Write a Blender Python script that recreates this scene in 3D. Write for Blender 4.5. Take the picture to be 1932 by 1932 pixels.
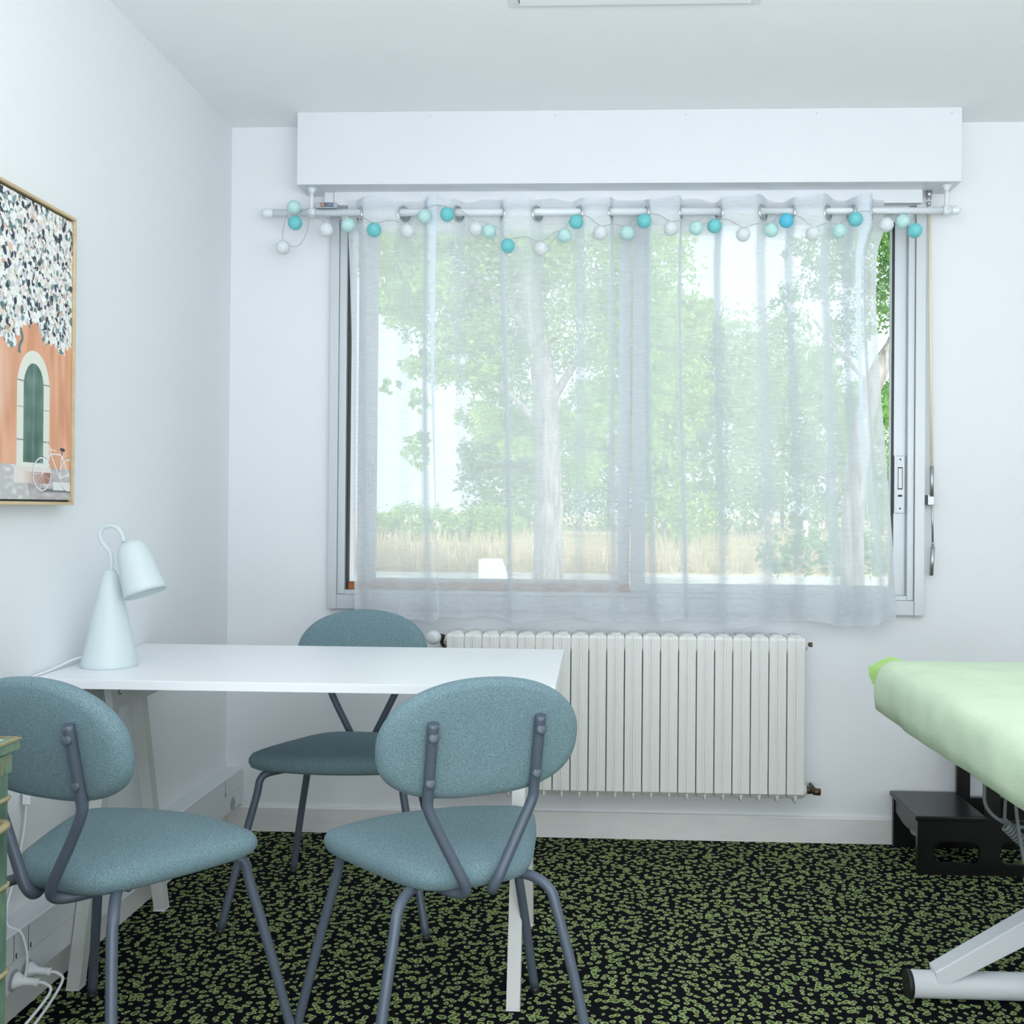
import bpy, math, random
import numpy as np
from mathutils import Vector, Matrix
random.seed(7); rng = np.random.default_rng(11)
S = bpy.context.scene; COL = S.collection
PI = math.pi
for o in list(bpy.data.objects): bpy.data.objects.remove(o)

# ------------------------------------------------------------------ camera
cam = bpy.data.cameras.new('camera'); cam_o = bpy.data.objects.new('camera', cam); COL.objects.link(cam_o)
F_PX, CX, CY = 1911.7, 1050.4, 948.2
cam.sensor_fit = 'HORIZONTAL'; cam.sensor_width = 36
cam.lens = F_PX / 1932 * 36
cam.shift_x = (966 - CX) / 1932; cam.shift_y = (CY - 966) / 1932
cam.clip_start = .05; cam.clip_end = 400
yaw, pitch, roll = .0406, .0054, .0081
Fv = Vector((-math.sin(yaw) * math.cos(pitch), math.cos(yaw) * math.cos(pitch), math.sin(pitch)))
Rv = Vector((math.cos(yaw), math.sin(yaw), 0)); Uv = Rv.cross(Fv)
R2 = Rv * math.cos(roll) + Uv * math.sin(roll); U2 = -Rv * math.sin(roll) + Uv * math.cos(roll)
cam_o.matrix_world = Matrix(((R2.x, U2.x, -Fv.x, 1.2908), (R2.y, U2.y, -Fv.y, -3.4947), (R2.z, U2.z, -Fv.z, 1.1303), (0, 0, 0, 1)))
S.camera = cam_o

# ------------------------------------------------------------------ sky, sun, lights, exposure
w = bpy.data.worlds.new('world'); S.world = w; w.use_nodes = True
bg = w.node_tree.nodes['Background']; bg.inputs[0].default_value = (.86, .94, 1, 1); bg.inputs[1].default_value = 1.85
sun = bpy.data.lights.new('sun', 'SUN'); sun.energy = 5.0; sun.angle = .01; sun.color = (1, .96, .88)
sun_o = bpy.data.objects.new('sun', sun); COL.objects.link(sun_o)
sun_o.rotation_euler = Vector((-.55, .62, -.75)).to_track_quat('-Z', 'Y').to_euler()
def area(name, loc, direction, sx, sy, power, color):
    l = bpy.data.lights.new(name, 'AREA'); l.shape = 'RECTANGLE'; l.size = sx; l.size_y = sy; l.energy = power; l.color = color
    o = bpy.data.objects.new(name, l); COL.objects.link(o); o.location = loc
    o.rotation_euler = Vector(direction).to_track_quat('-Z', 'Y').to_euler(); return o
area('rear_fill_light', (2.1, -5.2, .95), (0, 1, .0), 3.8, 1.8, 76, (.96, .975, 1))  # added fill light behind the viewer; there is no window in that wall
area('bounce_fill_light', (1.8, -3.6, 1.5), (0, .1, 1), 2.4, 2.0, 88, (.97, .98, 1))  # added upward fill, stands in for flash bounced off the ceiling
vs = S.view_settings; vs.view_transform = 'Standard'; vs.look = 'None'; vs.gamma = 1; vs.use_curve_mapping = False; vs.exposure = 0.0
S.cycles.use_denoising = True; S.cycles.max_bounces = 10; S.cycles.transparent_max_bounces = 24; S.cycles.diffuse_bounces = 5
S.cycles.caustics_reflective = False; S.cycles.caustics_refractive = False

# ------------------------------------------------------------------ mesh helpers
class MB:
    def __init__(s): s.v = []; s.f = []; s.sm = []
    def add(s, vs_, fs, smooth=False):
        b = len(s.v); s.v += [tuple(map(float, p)) for p in vs_]; s.f += [tuple(i + b for i in f) for f in fs]; s.sm += [smooth] * len(fs); return s
    def box(s, x0, x1, y0, y1, z0, z1, bev=0):
        if bev <= 0:
            return s.add([(x, y, z) for x in (x0, x1) for y in (y0, y1) for z in (z0, z1)],
                         [(0, 1, 3, 2), (4, 6, 7, 5), (0, 4, 5, 1), (2, 3, 7, 6), (0, 2, 6, 4), (1, 5, 7, 3)])
        b = bev; L = []
        def ring(z, i):
            return [(x0 + i, y0 + b + 0, z), (x0 + b, y0 + i, z), (x1 - b, y0 + i, z), (x1 - i, y0 + b, z), (x1 - i, y1 - b, z), (x1 - b, y1 - i, z), (x0 + b, y1 - i, z), (x0 + i, y1 - b, z)]
        def ring2(z):
            return [(x0 + b, y0 + b, z)] * 2 + [(x1 - b, y0 + b, z)] * 2 + [(x1 - b, y1 - b, z)] * 2 + [(x0 + b, y1 - b, z)] * 2
        return s.loft([ring2(z0), ring(z0 + b, 0), ring(z1 - b, 0), ring2(z1)], True, False)
    def loft(s, rings, cap=True, smooth=True, close=True):
        n = len(rings[0]); V = [p for r in rings for p in r]; Fc = []
        for i in range(len(rings) - 1):
            for j in range(n if close else n - 1):
                k = (j + 1) % n; Fc.append((i * n + j, i * n + k, (i + 1) * n + k, (i + 1) * n + j))
        s.add(V, Fc, smooth)
        if cap:
            s.add(rings[0], [tuple(range(n))[::-1]], False); s.add(rings[-1], [tuple(range(n))], False)
        return s
    def tube(s, path, r, n=10, cap=True):
        P = [Vector(p) for p in path]; rs = r if isinstance(r, (list, tuple)) else [r] * len(P)
        T = []
        for i in range(len(P)):
            a = P[max(i - 1, 0)]; b = P[min(i + 1, len(P) - 1)]; d = (b - a); T.append(d.normalized() if d.length > 1e-9 else Vector((0, 0, 1)))
        up = Vector((0, 0, 1)) if abs(T[0].z) < .9 else Vector((0, 1, 0))
        nrm = T[0].cross(up).normalized(); rings = []
        for i, p in enumerate(P):
            nrm = (nrm - T[i] * nrm.dot(T[i])).normalized(); bi = T[i].cross(nrm)
            rings.append([tuple(p + (nrm * math.cos(2 * PI * k / n) + bi * math.sin(2 * PI * k / n)) * rs[i]) for k in range(n)])
        return s.loft(rings, cap, True)
    def lathe(s, prof, axis_o=(0, 0, 0), axis_d=(0, 0, 1), n=32):
        """prof: (radius, height) along the axis"""
        d = Vector(axis_d).normalized(); a = d.orthogonal().normalized(); b = d.cross(a); o = Vector(axis_o)
        rings = [[tuple(o + d * h + (a * math.cos(2 * PI * k / n) + b * math.sin(2 * PI * k / n)) * max(r, 1e-5)) for k in range(n)] for r, h in prof]
        return s.loft(rings, False, True)
    def sphere(s, c, r, n=20, m=12, sc=(1, 1, 1)):
        rings = [[(c[0] + r * sc[0] * math.sin(PI * i / m) * math.cos(2 * PI * k / n), c[1] + r * sc[1] * math.sin(PI * i / m) * math.sin(2 * PI * k / n), c[2] - r * sc[2] * math.cos(PI * i / m)) for k in range(n)] for i in range(m + 1)]
        rings[0] = [(x[0] , x[1], x[2]) for x in rings[0]]
        return s.loft(rings, False, True)
    def torus(s, c, R, r, normal, n=28, m=8, flat=1):
        d = Vector(normal).normalized(); a = d.orthogonal().normalized(); b = d.cross(a); c = Vector(c); rings = []
        for i in range(n + 1):
            t = 2 * PI * i / n; e = a * math.cos(t) + b * math.sin(t)
            rings.append([tuple(c + e * (R + r * math.cos(2 * PI * k / m)) + d * (r * flat * math.sin(2 * PI * k / m))) for k in range(m)])
        return s.loft(rings, False, True)
    def prism(s, poly, axis, a0, a1):
        """poly in the two other axes"""
        def P(p, a):
            return (a, p[0], p[1]) if axis == 'x' else ((p[0], a, p[1]) if axis == 'y' else (p[0], p[1], a))
        return s.loft([[P(p, a0) for p in poly], [P(p, a1) for p in poly]], True, False)

OFF = {}
def obj(name, m, mat, parent=None, bevel=0):
    off = OFF.get(parent.name, Vector((0, 0, 0))) if parent else Vector((0, 0, 0))
    me = bpy.data.meshes.new(name)
    vs_ = [(x - off.x, y - off.y, z - off.z) for x, y, z in m.v]
    me.from_pydata(vs_, [], m.f); me.polygons.foreach_set('use_smooth', m.sm)
    me.materials.append(mat)
    import bmesh
    if len(m.v) < 40000:
        bm = bmesh.new(); bm.from_mesh(me); bmesh.ops.remove_doubles(bm, verts=bm.verts, dist=1e-6); bmesh.ops.recalc_face_normals(bm, faces=bm.faces); bm.to_mesh(me); bm.free()
    me.update()
    o = bpy.data.objects.new(name, me); COL.objects.link(o)
    if bevel:
        b = o.modifiers.new('bevel', 'BEVEL'); b.width = bevel; b.segments = 2; b.limit_method = 'ANGLE'; b.angle_limit = .6
    if parent: o.parent = parent
    OFF[o.name] = off
    return o
def thing(name, loc, label, cat, group=None, rz=0, kind=None):
    o = bpy.data.objects.new(name, None); COL.objects.link(o); o.location = loc; o.rotation_euler = (0, 0, rz); o.empty_display_size = .1
    OFF[o.name] = Vector(loc) if rz == 0 else Vector((0, 0, 0))
    tag(o, label, cat, group, kind); return o
def tag(o, label=None, cat=None, group=None, kind=None):
    if label: o['label'] = label
    if cat: o['category'] = cat
    if group: o['group'] = group
    if kind: o['kind'] = kind
    return o
def struct(name, m, mat, label=None, cat=None):
    o = obj(name, m, mat); tag(o, label, cat, None, 'structure'); return o
def smooth_path(P, k=6):
    """Catmull-Rom"""
    P = [Vector(p) for p in P]; out = []
    for i in range(len(P) - 1):
        p0, p1, p2, p3 = P[max(i - 1, 0)], P[i], P[i + 1], P[min(i + 2, len(P) - 1)]
        for j in range(k):
            t = j / k; out.append(.5 * ((2 * p1) + (p2 - p0) * t + (2 * p0 - 5 * p1 + 4 * p2 - p3) * t * t + (3 * p1 - p0 - 3 * p2 + p3) * t ** 3))
    out.append(P[-1]); return out

# ------------------------------------------------------------------ materials
def lin(r, g, b):
    f = lambda c: ((c / 255) / 12.92) if c / 255 <= .04045 else (((c / 255) + .055) / 1.055) ** 2.4
    return (f(r), f(g), f(b), 1)
def N(nt, t, **k):
    n = nt.nodes.new(t)
    for a, v in k.items():
        if a.startswith('i_'): n.inputs[a[2:].replace('_', ' ')].default_value = v
        else: setattr(n, a, v)
    return n
def coords(nt, scale=(1, 1, 1), kind='Object', rot=(0, 0, 0)):
    tc = N(nt, 'ShaderNodeTexCoord'); mp = N(nt, 'ShaderNodeMapping'); mp.inputs['Scale'].default_value = scale; mp.inputs['Rotation'].default_value = rot
    nt.links.new(tc.outputs[kind], mp.inputs[0]); return mp.outputs[0]
def ramp(nt, stops, interp='LINEAR'):
    r = N(nt, 'ShaderNodeValToRGB'); e = r.color_ramp; e.interpolation = interp
    while len(e.elements) > 1: e.elements.remove(e.elements[-1])
    e.elements[0].position = stops[0][0]; e.elements[0].color = stops[0][1]
    for p, c in stops[1:]:
        x = e.elements.new(p); x.color = c
    return r
def mat(name, col, rough=.5, metal=0, var=0, vscale=(6, 6, 6), bump=0, bscale=(200, 200, 200), spec=.5, bdetail=2, bdist=.001, sheen=0):
    m = bpy.data.materials.new(name); m.use_nodes = True; nt = m.node_tree; b = nt.nodes['Principled BSDF']
    b.inputs['Base Color'].default_value = col; b.inputs['Roughness'].default_value = rough; b.inputs['Metallic'].default_value = metal
    b.inputs['Specular IOR Level'].default_value = spec
    if sheen: b.inputs['Sheen Weight'].default_value = sheen
    if var:
        n = N(nt, 'ShaderNodeTexNoise'); n.inputs['Scale'].default_value = 1; n.inputs['Detail'].default_value = 4
        nt.links.new(coords(nt, vscale), n.inputs['Vector'])
        lo = tuple(c * (1 - var) for c in col[:3]) + (1,); hi = tuple(min(1, c * (1 + var)) for c in col[:3]) + (1,)
        r = ramp(nt, [(.3, lo), (.7, hi)]); nt.links.new(n.outputs['Fac'], r.inputs[0]); nt.links.new(r.outputs[0], b.inputs['Base Color'])
    if bump:
        n = N(nt, 'ShaderNodeTexNoise'); n.inputs['Scale'].default_value = 1; n.inputs['Detail'].default_value = bdetail
        nt.links.new(coords(nt, bscale), n.inputs['Vector'])
        bp = N(nt, 'ShaderNodeBump'); bp.inputs['Strength'].default_value = bump; bp.inputs['Distance'].default_value = bdist
        nt.links.new(n.outputs['Fac'], bp.inputs['Height']); nt.links.new(bp.outputs[0], b.inputs['Normal'])
    return m
M = {}
M['wall'] = mat('wallpaper_back', (.775, .80, .835, 1), .7, bump=.35, bscale=(60, 1, 420), bdist=.0012, spec=.25)
M['wall_side'] = mat('wallpaper_side', (.80, .83, .855, 1), .7, bump=.35, bscale=(1, 60, 420), bdist=.0012, spec=.25)
M['ceiling'] = mat('ceiling_paint', (.86, .88, .90, 1), .85, spec=.1, var=.01)
M['white_paint'] = mat('white_paint', (.72, .75, .79, 1), .45, var=.01, bump=.05, bscale=(40, 40, 40))
M['trim_paint'] = mat('skirting_paint', (.72, .73, .72, 1), .45, var=.04, vscale=(8, 8, 30), bump=.15, bscale=(30, 30, 200))
M['white_top'] = mat('white_laminate', (.84, .87, .90, 1), .32, var=.01)
M['trestle'] = mat('trestle_white', (.60, .62, .61, 1), .45, var=.02)
M['metal_white'] = mat('white_lacquer', (.74, .79, .83, 1), .35, var=.01)
M['alu'] = mat('window_aluminium', (.55, .59, .62, 1), .38, .35, var=.02)
M['alu_dark'] = mat('window_gap_dark', (.02, .025, .028, 1), .5, var=.1)
M['radiator'] = mat('radiator_enamel', (.72, .73, .71, 1), .4, var=.012, vscale=(30, 30, 4), bump=.08, bscale=(50, 50, 50))
M['brass'] = mat('aged_brass', lin(90, 78, 62), .45, .7, var=.3, vscale=(60, 60, 60))
M['chrome'] = mat('chrome', (.7, .72, .73, 1), .18, 1, var=.03)
M['steel'] = mat('brushed_steel', (.5, .52, .53, 1), .35, .9, var=.08, vscale=(40, 40, 300))
M['strap'] = mat('beige_rod', lin(226, 220, 196), .6, var=.03)
M['wood'] = mat('brown_wood', lin(172, 104, 52), .5, var=.25, vscale=(3, 60, 60))
M['oak'] = mat('pale_oak_frame', lin(205, 184, 145), .5, var=.12, vscale=(40, 4, 40))
M['tube'] = mat('grey_blue_tube', lin(84, 94, 108), .42, .1, var=.03)
M['black'] = mat('black_rubber', (.012, .013, .014, 1), .5, var=.1)
M['stool'] = mat('black_brown_wood', lin(13, 13, 15), .28, var=.3, vscale=(4, 40, 40), spec=.6)
M['lamp'] = mat('pale_mint_lacquer', (.60, .69, .71, 1), .42, var=.01, spec=.4)
M['cord'] = mat('white_cable', (.8, .84, .88, 1), .45, var=.01)
M['grey_cord'] = mat('grey_cable', lin(120, 128, 130), .5, var=.02)
M['thin_wire'] = mat('clear_wire', lin(170, 178, 180), .35, var=.02)
M['clear'] = mat('clear_plastic', lin(175, 182, 195), .2, var=.05)
M['copper'] = mat('copper_wrap', lin(205, 150, 120), .35, .5, var=.08)
M['cell'] = mat('battery_grey', lin(120, 130, 155), .35, .3, var=.08)
M['socket'] = mat('socket_plastic', lin(165, 172, 175), .45, var=.02)
M['hole'] = mat('socket_hole', (.03, .03, .03, 1), .6, var=.1)

def fabric(name, c1, c2, c3, sc=1.0, aniso=(1, 1, 1)):
    m = bpy.data.materials.new(name); m.use_nodes = True; nt = m.node_tree; b = nt.nodes['Principled BSDF']; b.inputs['Roughness'].default_value = .9
    b.inputs['Specular IOR Level'].default_value = .15; b.inputs['Sheen Weight'].default_value = .12; b.inputs['Sheen Roughness'].default_value = .6; b.inputs['Sheen Tint'].default_value = (.7, .85, .9, 1)
    n1 = N(nt, 'ShaderNodeTexNoise'); n1.inputs['Scale'].default_value = 1; n1.inputs['Detail'].default_value = 3; n1.inputs['Roughness'].default_value = .7
    nt.links.new(coords(nt, tuple(260 * sc * a for a in aniso)), n1.inputs['Vector'])
    r = ramp(nt, [(.34, c1), (.5, c2), (.66, c3)]); nt.links.new(n1.outputs['Fac'], r.inputs[0])
    n2 = N(nt, 'ShaderNodeTexNoise'); n2.inputs['Scale'].default_value = 1; n2.inputs['Detail'].default_value = 2
    nt.links.new(coords(nt, (900, 900, 900)), n2.inputs['Vector'])
    nt.links.new(r.outputs[0], b.inputs['Base Color'])
    bp = N(nt, 'ShaderNodeBump'); bp.inputs['Strength'].default_value = .5; bp.inputs['Distance'].default_value = .001
    nt.links.new(n2.outputs['Fac'], bp.inputs['Height']); nt.links.new(bp.outputs[0], b.inputs['Normal'])
    return m
M['fabric'] = fabric('heather_teal_fabric', lin(74, 99, 108), lin(104, 130, 138), lin(146, 168, 175), 2.3, (1, 1, 1.8))

def carpet():
    m = bpy.data.materials.new('patterned_carpet'); m.use_nodes = True; nt = m.node_tree; b = nt.nodes['Principled BSDF']
    b.inputs['Roughness'].default_value = .95; b.inputs['Specular IOR Level'].default_value = .1
    co = coords(nt, (1, 1, 1))
    nz = N(nt, 'ShaderNodeTexNoise'); nz.inputs['Scale'].default_value = 60; nz.inputs['Detail'].default_value = 1; nt.links.new(co, nz.inputs['Vector'])
    sb = N(nt, 'ShaderNodeVectorMath', operation='SUBTRACT'); sb.inputs[1].default_value = (.5, .5, .5); nt.links.new(nz.outputs['Color'], sb.inputs[0])
    sc = N(nt, 'ShaderNodeVectorMath', operation='SCALE'); sc.inputs['Scale'].default_value = .012; nt.links.new(sb.outputs[0], sc.inputs[0])
    ad = N(nt, 'ShaderNodeVectorMath', operation='ADD'); nt.links.new(co, ad.inputs[0]); nt.links.new(sc.outputs[0], ad.inputs[1])
    vo = N(nt, 'ShaderNodeTexVoronoi', voronoi_dimensions='2D', feature='SMOOTH_F1'); vo.inputs['Scale'].default_value = 51; vo.inputs['Smoothness'].default_value = .12
    nt.links.new(ad.outputs[0], vo.inputs['Vector'])
    # a slower noise makes the spots merge here and thin out there
    n2 = N(nt, 'ShaderNodeTexNoise'); n2.inputs['Scale'].default_value = 22; n2.inputs['Detail'].default_value = 1; nt.links.new(co, n2.inputs['Vector'])
    mr = N(nt, 'ShaderNodeMapRange'); mr.inputs[1].default_value = .3; mr.inputs[2].default_value = .7; mr.inputs[3].default_value = .22; mr.inputs[4].default_value = -.09
    nt.links.new(n2.outputs['Fac'], mr.inputs[0])
    s2 = N(nt, 'ShaderNodeMath', operation='ADD'); nt.links.new(vo.outputs['Distance'], s2.inputs[0]); nt.links.new(mr.outputs[0], s2.inputs[1])
    dk = lin(9, 12, 19); g1 = lin(92, 112, 60); g2 = lin(166, 182, 124); 
    r = ramp(nt, [(0, lin(50, 66, 40)), (.05, g1), (.20, g1), (.28, g2), (.37, g2), (.41, dk)]); nt.links.new(s2.outputs[0], r.inputs[0])
    # centre dot from the plain distance
    r2 = ramp(nt, [(.05, (1, 1, 1, 1)), (.10, (0, 0, 0, 1))]); nt.links.new(vo.outputs['Distance'], r2.inputs[0])
    mx = N(nt, 'ShaderNodeMix', data_type='RGBA'); nt.links.new(r2.outputs[0], mx.inputs[0]); nt.links.new(r.outputs[0], mx.inputs[6]); mx.inputs[7].default_value = lin(34, 44, 34)
    nf = N(nt, 'ShaderNodeTexNoise'); nf.inputs['Scale'].default_value = 700; nt.links.new(co, nf.inputs['Vector'])
    mr2 = N(nt, 'ShaderNodeMapRange'); mr2.inputs[1].default_value = .25; mr2.inputs[2].default_value = .75; mr2.inputs[3].default_value = .7; mr2.inputs[4].default_value = 1.25; nt.links.new(nf.outputs['Fac'], mr2.inputs[0])
    ml = N(nt, 'ShaderNodeVectorMath', operation='SCALE'); nt.links.new(mx.outputs[2], ml.inputs[0]); nt.links.new(mr2.outputs[0], ml.inputs['Scale'])
    nt.links.new(ml.outputs[0], b.inputs['Base Color'])
    bp = N(nt, 'ShaderNodeBump'); bp.inputs['Strength'].default_value = .6; bp.inputs['Distance'].default_value = .002; nt.links.new(nf.outputs['Fac'], bp.inputs['Height']); nt.links.new(bp.outputs[0], b.inputs['Normal'])
    return m
M['carpet'] = carpet()

def glass():
    m = bpy.data.materials.new('window_glass'); m.use_nodes = True; nt = m.node_tree; nt.nodes.clear()
    out = N(nt, 'ShaderNodeOutputMaterial'); t = N(nt, 'ShaderNodeBsdfTransparent'); t.inputs[0].default_value = (.94, .97, .97, 1)
    g = N(nt, 'ShaderNodeBsdfGlossy'); g.inputs['Roughness'].default_value = .02; fr = N(nt, 'ShaderNodeFresnel'); fr.inputs[0].default_value = 1.35
    mx = N(nt, 'ShaderNodeMixShader'); nt.links.new(fr.outputs[0], mx.inputs[0]); nt.links.new(t.outputs[0], mx.inputs[1]); nt.links.new(g.outputs[0], mx.inputs[2]); nt.links.new(mx.outputs[0], out.inputs[0])
    return m
M['glass'] = glass()

def sheer():
    m = bpy.data.materials.new('sheer_voile'); m.use_nodes = True; nt = m.node_tree; nt.nodes.clear()
    out = N(nt, 'ShaderNodeOutputMaterial'); tr = N(nt, 'ShaderNodeBsdfTransparent')
    df = N(nt, 'ShaderNodeBsdfDiffuse'); df.inputs[0].default_value = (.90, .94, .98, 1)
    tl = N(nt, 'ShaderNodeBsdfTranslucent'); tl.inputs[0].default_value = (.88, .94, 1.0, 1)
    m1 = N(nt, 'ShaderNodeMixShader'); m1.inputs[0].default_value = .55; nt.links.new(df.outputs[0], m1.inputs[1]); nt.links.new(tl.outputs[0], m1.inputs[2])
    n = N(nt, 'ShaderNodeTexNoise'); n.inputs['Scale'].default_value = 1; n.inputs['Detail'].default_value = 3; n.inputs['Distortion'].default_value = .4
    nt.links.new(coords(nt, (26, 26, 330)), n.inputs['Vector'])
    mr = N(nt, 'ShaderNodeMapRange'); mr.inputs[1].default_value = .3; mr.inputs[2].default_value = .7; mr.inputs[3].default_value = -.08; mr.inputs[4].default_value = .08; nt.links.new(n.outputs['Fac'], mr.inputs[0])
    at = N(nt, 'ShaderNodeAttribute', attribute_name='weave')
    a1 = N(nt, 'ShaderNodeMath', operation='ADD'); nt.links.new(at.outputs['Fac'], a1.inputs[0]); nt.links.new(mr.outputs[0], a1.inputs[1])
    # a thread sheet seen at a slant covers more: opacity = 1-(1-d)^(1/cos)
    lw = N(nt, 'ShaderNodeLayerWeight'); lw.inputs['Blend'].default_value = .5
    c = N(nt, 'ShaderNodeMath', operation='SUBTRACT'); c.inputs[0].default_value = 1.0; nt.links.new(lw.outputs['Facing'], c.inputs[1])
    cm = N(nt, 'ShaderNodeMath', operation='MAXIMUM'); nt.links.new(c.outputs[0], cm.inputs[0]); cm.inputs[1].default_value = .33
    iv = N(nt, 'ShaderNodeMath', operation='DIVIDE'); iv.inputs[0].default_value = 1; nt.links.new(cm.outputs[0], iv.inputs[1])
    o1 = N(nt, 'ShaderNodeMath', operation='SUBTRACT', use_clamp=True); o1.inputs[0].default_value = 1; nt.links.new(a1.outputs[0], o1.inputs[1])
    pw = N(nt, 'ShaderNodeMath', operation='POWER'); nt.links.new(o1.outputs[0], pw.inputs[0]); nt.links.new(iv.outputs[0], pw.inputs[1])
    mx = N(nt, 'ShaderNodeMixShader'); nt.links.new(pw.outputs[0], mx.inputs[0]); nt.links.new(m1.outputs[0], mx.inputs[1]); nt.links.new(tr.outputs[0], mx.inputs[2])
    nt.links.new(mx.outputs[0], out.inputs[0]); return m
M['sheer'] = sheer()

def ball_mat(name, col):
    m = bpy.data.materials.new(name); m.use_nodes = True; nt = m.node_tree; b = nt.nodes['Principled BSDF']; b.inputs['Roughness'].default_value = .55
    b.inputs['Subsurface Weight'].default_value = 0
    n = N(nt, 'ShaderNodeTexNoise'); n.inputs['Scale'].default_value = 1; n.inputs['Detail'].default_value = 3; n.inputs['Distortion'].default_value = 2.5
    nt.links.new(coords(nt, (60, 60, 130)), n.inputs['Vector'])
    r = ramp(nt, [(.3, tuple(c * .9 for c in col[:3]) + (1,)), (.7, tuple(min(1, c * 1.1) for c in col[:3]) + (1,))]); nt.links.new(n.outputs['Fac'], r.inputs[0]); nt.links.new(r.outputs[0], b.inputs['Base Color'])
    return m
M['teal'] = ball_mat('teal_ball', lin(112, 196, 201)); M['mint'] = ball_mat('mint_ball', lin(186, 222, 221)); M['whiteball'] = ball_mat('white_ball', lin(218, 224, 228)); M['blue'] = ball_mat('blue_ball', lin(84, 188, 218))

def foliage(name, c1, c2):
    m = bpy.data.materials.new(name); m.use_nodes = True; nt = m.node_tree; nt.nodes.clear()
    out = N(nt, 'ShaderNodeOutputMaterial'); n = N(nt, 'ShaderNodeTexNoise'); n.inputs['Scale'].default_value = 3; n.inputs['Detail'].default_value = 3
    nt.links.new(coords(nt, (1, 1, 1)), n.inputs['Vector']); r = ramp(nt, [(.35, c1), (.65, c2)]); nt.links.new(n.outputs['Fac'], r.inputs[0])
    d = N(nt, 'ShaderNodeBsdfDiffuse'); t = N(nt, 'ShaderNodeBsdfTranslucent'); mx = N(nt, 'ShaderNodeMixShader'); mx.inputs[0].default_value = .4
    nt.links.new(r.outputs[0], d.inputs[0]); nt.links.new(r.outputs[0], t.inputs[0]); nt.links.new(d.outputs[0], mx.inputs[1]); nt.links.new(t.outputs[0], mx.inputs[2]); nt.links.new(mx.outputs[0], out.inputs[0]); return m
M['leaf'] = foliage('sunny_leaves', (.26, .44, .07, 1), (.54, .74, .20, 1))
M['leaf2'] = foliage('deeper_leaves', (.13, .30, .08, 1), (.30, .52, .16, 1))
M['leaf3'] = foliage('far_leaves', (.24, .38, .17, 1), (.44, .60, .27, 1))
M['dry'] = foliage('dry_grass', (.62, .50, .28, 1), (.85, .74, .50, 1))
M['bark'] = mat('bark', (.34, .31, .29, 1), .9, var=.45, vscale=(14, 14, 2.2), bump=.8, bscale=(18, 18, 3), bdist=.03)
M['concrete'] = mat('white_concrete', (.85, .85, .83, 1), .8, var=.05)

# ------------------------------------------------------------------ room shell
H = 2.4544; RW = 4.3; RD = -5.3
WL, WR, WB, WT = .375, 2.378, .79, 2.20        # wall opening
struct('floor', MB().box(-.0, RW, RD, 0, -.05, 0), M['carpet'], 'black carpet patterned with small green rings', 'carpet')
struct('ceiling', MB().box(-.15, RW + .15, RD - .15, .3, H, H + .15), M['ceiling'], 'pale blue white ceiling', 'ceiling')
struct('wall_left', MB().box(-.15, 0, RD - .15, .3, -.05, H), M['wall_side'], 'white papered side wall with the picture', 'wall')
struct('wall_right', MB().box(RW, RW + .15, RD - .15, .3, -.05, H), M['wall_side'], 'white papered wall beyond the massage table', 'wall')
struct('wall_front', MB().box(0, RW, RD - .15, RD, -.05, H), M['wall'], 'white papered wall behind the viewer', 'wall')
wb = MB().box(0, WL, 0, .3, -.05, H).box(WR, RW, 0, .3, -.05, H).box(WL, WR, 0, .3, -.05, WB).box(WL, WR, 0, .3, WT, H)
struct('wall_back', wb, M['wall'], 'white papered wall around the wide window', 'wall')
struct('baseboard_back', MB().prism([(0, .0), (-.015, .0), (-.015, .082), (-.011, .087), (0, .087)], 'x', 0.012, RW), M['trim_paint'], 'grey white skirting board under the window wall', 'skirting board')
struct('baseboard_left', MB().prism([(0, .0), (.015, .0), (.015, .088), (.011, .093), (0, .093)], 'y', RD, -.0), M['trim_paint'], 'grey white skirting board below the cable trunking', 'skirting board')

# shutter housing above the window
sb = thing('shutter_box', (1.37, -.066, 2.211), 'long white boxed shutter housing above the window, up against the ceiling', 'shutter box')
obj('housing', MB().box(.271, 2.473, -.133, 0, 2.2105, H), M['white_paint'], sb, bevel=.0015)
for x in (.33, .72, 1.14, 1.57, 2.0, 2.44): obj('screw_cover', MB().lathe([(0, .0), (.004, .0), (.004, .0012), (0, .0016)], (x, -.133, H - .018), (0, -1, 0), 10), M['white_paint'], sb)
struct('trim_1', MB().box(.376, 2.372, -.05, 0, 2.166, 2.2105, ), M['white_paint'], 'white board between the shutter housing and the window frame', 'trim')
tag(obj('wooden_block', MB().box(.342, .374, -.05, -.0, 2.166, 2.2105), M['white_paint'], bevel=.002), 'small white block at the left end of the board above the window', 'block')

# ------------------------------------------------------------------ window
win = thing('window_1', (1.375, 0, .776), 'wide aluminium sliding window with two sashes behind the sheer curtain', 'window', kind='structure')
m = MB()
m.box(.361, .390, -.03, 0, .777, 2.166).box(2.360, 2.392, -.03, 0, .777, 2.166)         # cover trims
m.box(.390, 2.360, -.024, 0, .777, .826).box(.390, 2.360, -.022, 0, 2.12 + .045, 2.166)
obj('cover_trim', m, M['alu'], win, bevel=.001)
m = MB()
m.box(.3905, .416, -.018, .034, .827, 2.12).box(2.338, 2.3595, -.018, .10, .827, 2.12).box(.4162, 2.3378, -.0175, .10, .8265, .842).box(.4162, 2.3378, -.0175, .10, 2.145, 2.17)
obj('frame', m, M['alu'], win, bevel=.001)
obj('frame_shadow_gap', MB().box(.4162, .421, .0, .034, .842, 2.145), M['alu_dark'], win)  # solid dark strip, its colour stands for the shade inside the sash slot
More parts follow.
